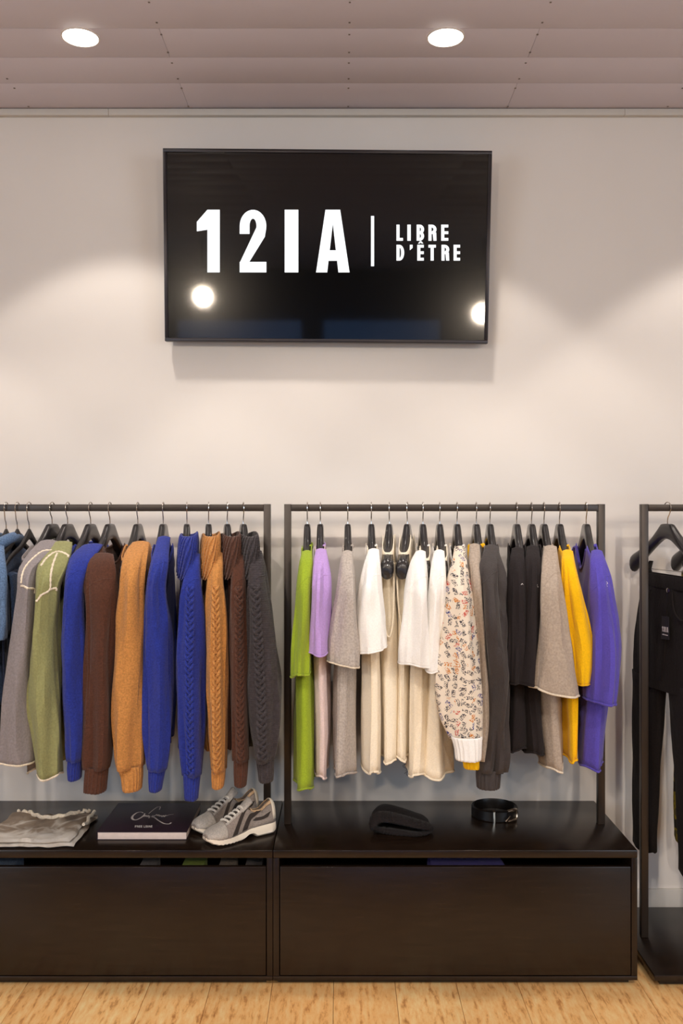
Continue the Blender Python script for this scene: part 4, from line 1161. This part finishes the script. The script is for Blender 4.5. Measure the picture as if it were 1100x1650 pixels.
# sneakers
def sneaker(heel, toe, lab, fl=1):
    heel, toe = Vector(heel), Vector(toe); ax = (toe - heel); L = ax.length; ax.normalize(); sd = Vector((-ax.y, ax.x, 0))
    t = empty('sneaker', (heel + toe) / 2, lab, 'shoe', 'pair of sneakers on the cabinet')
    def P(s, w_, z): return heel + ax * (s * L) + sd * w_ + Vector((0, 0, z))
    OUT = [(0, .016), (.03, .027), (.1, .034), (.25, .034), (.4, .032), (.55, .036), (.7, .043), (.82, .043), (.9, .037), (.96, .025), (1.0, .008)]
    SB = [(0, .012), (.06, .002), (.12, 0), (.3, 0), (.36, .012), (.42, .014), (.5, .004), (.6, 0), (.85, .002), (.94, .009), (1, .02)]
    ST = [(0, .044), (.1, .044), (.3, .042), (.5, .034), (.7, .028), (.85, .027), (.95, .031), (1, .03)]
    rings = []
    for i in range(61):
        s = i / 60; w_ = interp(OUT, s)[0] + .004; zb = interp(SB, s)[0]; zt = interp(ST, s)[0]
        if s > .55: zb += .0018 * (1 + math.sin(s * 120)) * (.5 if s < .6 else 1)
        rings.append([P(s, w_ * sgp(math.cos(2*PI*j/20), .6) * (1.04 if math.sin(2*PI*j/20) < 0 else .97), (zb + zt) / 2 + (zt - zb) / 2 * sgp(math.sin(2*PI*j/20), .5)) for j in range(20)])
    MB().loft(rings).build('sole', M['rubber'], t, True, label='chunky cream rubber sole')
    TOP = [(0, .095), (.05, .108), (.12, .102), (.22, .084), (.32, .086), (.40, .104), (.46, .103), (.55, .090), (.68, .070), (.78, .058), (.88, .050), (.95, .042), (1, .032)]
    def surf(s, a, off=0.0):
        w_ = interp(OUT, s)[0] * .98 + off; h = interp(TOP, s)[0] + off; z0 = interp(ST, s)[0] - .006
        th = a * PI / 2
        y = w_ * sgp(math.sin(th), .8); 
        pinch = interp([(0, .75), (.3, .55), (.45, .55), (.7, .8), (1, 1)], s)[0]
        z = z0 + (h - z0) * sgp(math.cos(th), .72)
        y *= lerp(1, pinch, (max(0, z - z0) / (h - z0 + 1e-6)))
        pit = interp([(0, 0), (.03, 0), (.06, 1), (.34, 1), (.42, 0), (1, 0)], s)[0]
        lim = .42
        if pit > 0 and abs(a) < lim and off == 0:
            z -= pit * .055 * (1 - (abs(a) / lim) ** 3)
        return P(s, y, z)
    def patch(s0, s1, a0, a1, mat, name, off=.0016, n=16, m_=14, lab=None, skew=0.0):
        rr = [[surf(min(1, max(0, lerp(s0, s1, i / n) + skew * (j / m_ - .5))), lerp(a0, a1, j / m_), off) for j in range(m_ + 1)] for i in range(n + 1)]
        MB().loft(rr, False, False, False).build(name, M[mat], t, True, .002, lab)
    n = 60; m_ = 36
    MB().loft([[surf(i / n, -1 + 2 * j / m_) for j in range(m_ + 1)] for i in range(n + 1)], False, False, False).build('upper', M['suede'], t, True, .003)
    patch(.06, .36, -.40, -.2, 'lining', 'collar_lining', .0004, lab='tan collar lining'); patch(.06, .36, .2, .40, 'lining', 'collar_lining', .0004, lab='tan collar lining')
    patch(.0, .07, -.95, .95, 'rubber', 'heel_counter', .002, lab='cream heel counter')
    patch(.74, .985, -.98, .98, 'suede2', 'toe_cap', .0016, lab='pale grey toe cap')
    for sgn in (-1, 1):
        patch(.50, .58, sgn * .35, sgn * .98, 'suede_d', 'side_stripe', .0028, lab='dark grey side stripe', skew=.22)
        patch(.33, .41, sgn * .38, sgn * .98, 'suede_d', 'side_stripe', .0028, lab='dark grey side stripe', skew=.25)
        patch(.12, .34, sgn * .72, sgn * .84, 'suede_d', 'heel_stripe', .0028, lab='dark grey heel stripe', skew=.05)
        patch(.40, .74, sgn * .24, sgn * .40, 'suede2', 'eyestay', .0024, lab='pale grey eyestay')
    patch(.43, .72, -.27, .27, 'suede_d', 'throat', .0012, lab='dark throat under the laces')
    # tongue and laces
    tr = []
    for i in range(9):
        k = i / 8; s = lerp(.50, .355, k); z = lerp(.096, .128, k)
        tr.append([P(s + .012 * (1 - abs(j - 4) / 4), (j - 4) / 4 * lerp(.016, .022, k), z - .0008 * abs(j - 4) ** 2) for j in range(9)])
    MB().loft(tr, False, False, False).build('tongue', M['suede2'], t, True, .006)
    for q in range(6):
        s = lerp(.44, .71, q / 5); mb = MB()
        for d in (-.014, .014):
            mb.tube([surf(s + d * (1 - 2 * k / 6) * (1 if d > 0 else -1) * (1), -.32 + .64 * k / 6, .0045 + .002 * math.sin(PI * k / 6)) if d > 0 else surf(s - .014 * (1 - 2 * k / 6), .32 - .64 * k / 6, .003) for k in range(7)], .0026, 6)
        mb.build('lace', M['lace'], t, True, label='white lace')
    return t
sneaker((-.232, -.316, CT + .0005), (-.443, -.466, CT + .0005), 'grey sneaker with cream sole, in front of its pair and nearer the rack post')
sneaker((-.300, -.205, CT + .0005), (-.494, -.368, CT + .0005), 'grey sneaker with cream sole, standing behind its pair and beside the book')

# beanie
t = empty('knit_beanie', (.2, -.32, CT), 'black ribbed knit beanie lying flat on the cabinet top', 'hat')
bx = wx(646, 3.05); byf = -.365
def bring(y, wd, h, zc, n=72, rib=0.0, sh=0.0):
    out = []
    for j in range(n):
        th = 2 * PI * j / n; k = 1 + rib * math.cos(n / 2.4 * th)
        X = wd * k * sgp(math.cos(th), .8); tp_ = lerp(1.25, .62, (X / wd + 1) / 2)
        out.append((bx + X + sh, y + .01 * math.cos(th * 3), max(CT + .0008, CT + zc * tp_ * .9 + h * k * tp_ * sgp(math.sin(th), .85))))
    return out
MB().loft([bring(byf + .012, .097, .024, .03, sh=0), bring(byf + .035, .098, .029, .034), bring(byf + .07, .096, .032, .037), bring(byf + .11, .086, .03, .034), bring(byf + .14, .066, .022, .026), bring(byf + .155, .035, .012, .016)], False, True).build('crown', M['beanie'], t, True, .004)
MB().loft([bring(byf + .016, .085, .010, .028, 144, .02), bring(byf - .004, .086, .012, .028, 144, .05), bring(byf - .013, .092, .018, .028, 144, .06), bring(byf - .010, .099, .0245, .030, 144, .06), bring(byf + .006, .103, .030, .033, 144, .05), bring(byf + .03, .102, .032, .035, 144, .04), bring(byf + .036, .099, .030, .034, 144, .02)], False, False).build('ribbed_cuff', M['cuff_knit'], t, True, .003, label='ribbed turned-up cuff')

# belt
cx, cy = wx(797, 3.22), -.165
t = empty('leather_belt', (cx, cy, CT), 'rolled black leather belt with a silver buckle standing on the cabinet', 'belt')
def band(r0, turns, z0, z1, th=.0035):
    n = int(64 * turns); rings = []
    for i in range(n + 1):
        a = -PI * .36 + 2 * PI * i / 64; r = r0 - .0045 * i / 64
        ca, sa = math.cos(a), math.sin(a)
        rings.append([(cx + rr * ca, cy + rr * sa, z) for rr, z in ((r, z0), (r + th, z0 + .002), (r + th, z1 - .002), (r, z1), (r - .0006, z1 - .002), (r - .0006, z0 + .002))])
    return MB().loft(rings)
band(.080, 2.6, CT + .0008, CT + .036).build('strap', M['leather'], t)
def on_belt(a, z, r=.0865): return (cx + r * math.cos(a), cy + r * math.sin(a), CT + z)
a0 = -PI * .36
P = [on_belt(a0 - .06, .039, .088), on_belt(a0 + .25, .041, .088), on_belt(a0 + .45, .037), on_belt(a0 + .54, .021), on_belt(a0 + .45, .006), on_belt(a0 + .25, .0058, .088), on_belt(a0 - .06, .0058, .088)]
MB().tube(smooth_path(P, 5), .0052, 10).build('buckle', M['brass'], t, label='pale metal buckle')
MB().tube([on_belt(a0 + .06, .022, .089), on_belt(a0 - .06, .014, .091), on_belt(a0 - .14, .006, .089)], .0026, 6).build('buckle_prong', M['brass'], t, label='pale metal prong')
P = [on_belt(a0 - .60, z, r) for z, r in ((.001, .084), (.0005, .0865), (.019, .0875), (.038, .0865), (.0385, .08))]
MB().tube(P, .0042, 8).build('keeper_loop', M['brass'], t, label='pale metal keeper')
MB().loft([[(cx - .045 + .003 * math.cos(2*PI*k/10) * q, cy + .062 - .004 * (1 - q) , CT + .022 + .003 * math.sin(2*PI*k/10) * q) for k in range(10)] for q in (1, .7, .2)]).build('rivet', M['chrome'], t)

# folded clothes in the half-open drawers
def drawer_pile(px, hw, top, mat, lab, yy=-.36, cat='folded clothes'):
    xc = wx(px, 3.05); t = empty('folded_garment', (xc, yy, .0525), lab, cat, 'folded clothes in the drawers')
    n = 5; h = (top - .0525) / n
    for k in range(n):
        rings = []
        z0 = .0525 + k * h
        for f, s in ((.0, .96), (.2, 1.0), (.8, 1.0), (1.0, .93)):
            rings.append([(xc + hw * s * sgp(math.cos(2*PI*j/32), .35), yy + .1 * s * sgp(math.sin(2*PI*j/32), .35), z0 + h * f * .98 + (.004 * math.sin(j * .8 + k) * f if k == n - 1 else 0)) for j in range(32)])
        MB().loft(rings).build('fold', M[mat], t, True)
    return t
drawer_pile(312, .038, .337, 'lime', 'lime green folded garment showing in the drawer slot below the sneakers')
drawer_pile(366, .03, .328, 'taupe', 'beige folded garment in the drawer slot beside the lime one')
drawer_pile(408, .03, .325, 'grey_fleece', 'grey folded garment in the drawer slot nearest the cabinet seam')
drawer_pile(238, .03, .327, 'grey_fleece', 'small grey folded garment in the drawer slot below the book')
drawer_pile(4, .05, .337, 'denim_light', 'pale blue folded garment in the drawer slot under the folded shirt')
drawer_pile(752, .13, .335, 'violet', 'wide violet folded garment in the drawer slot of the beanie cabinet')
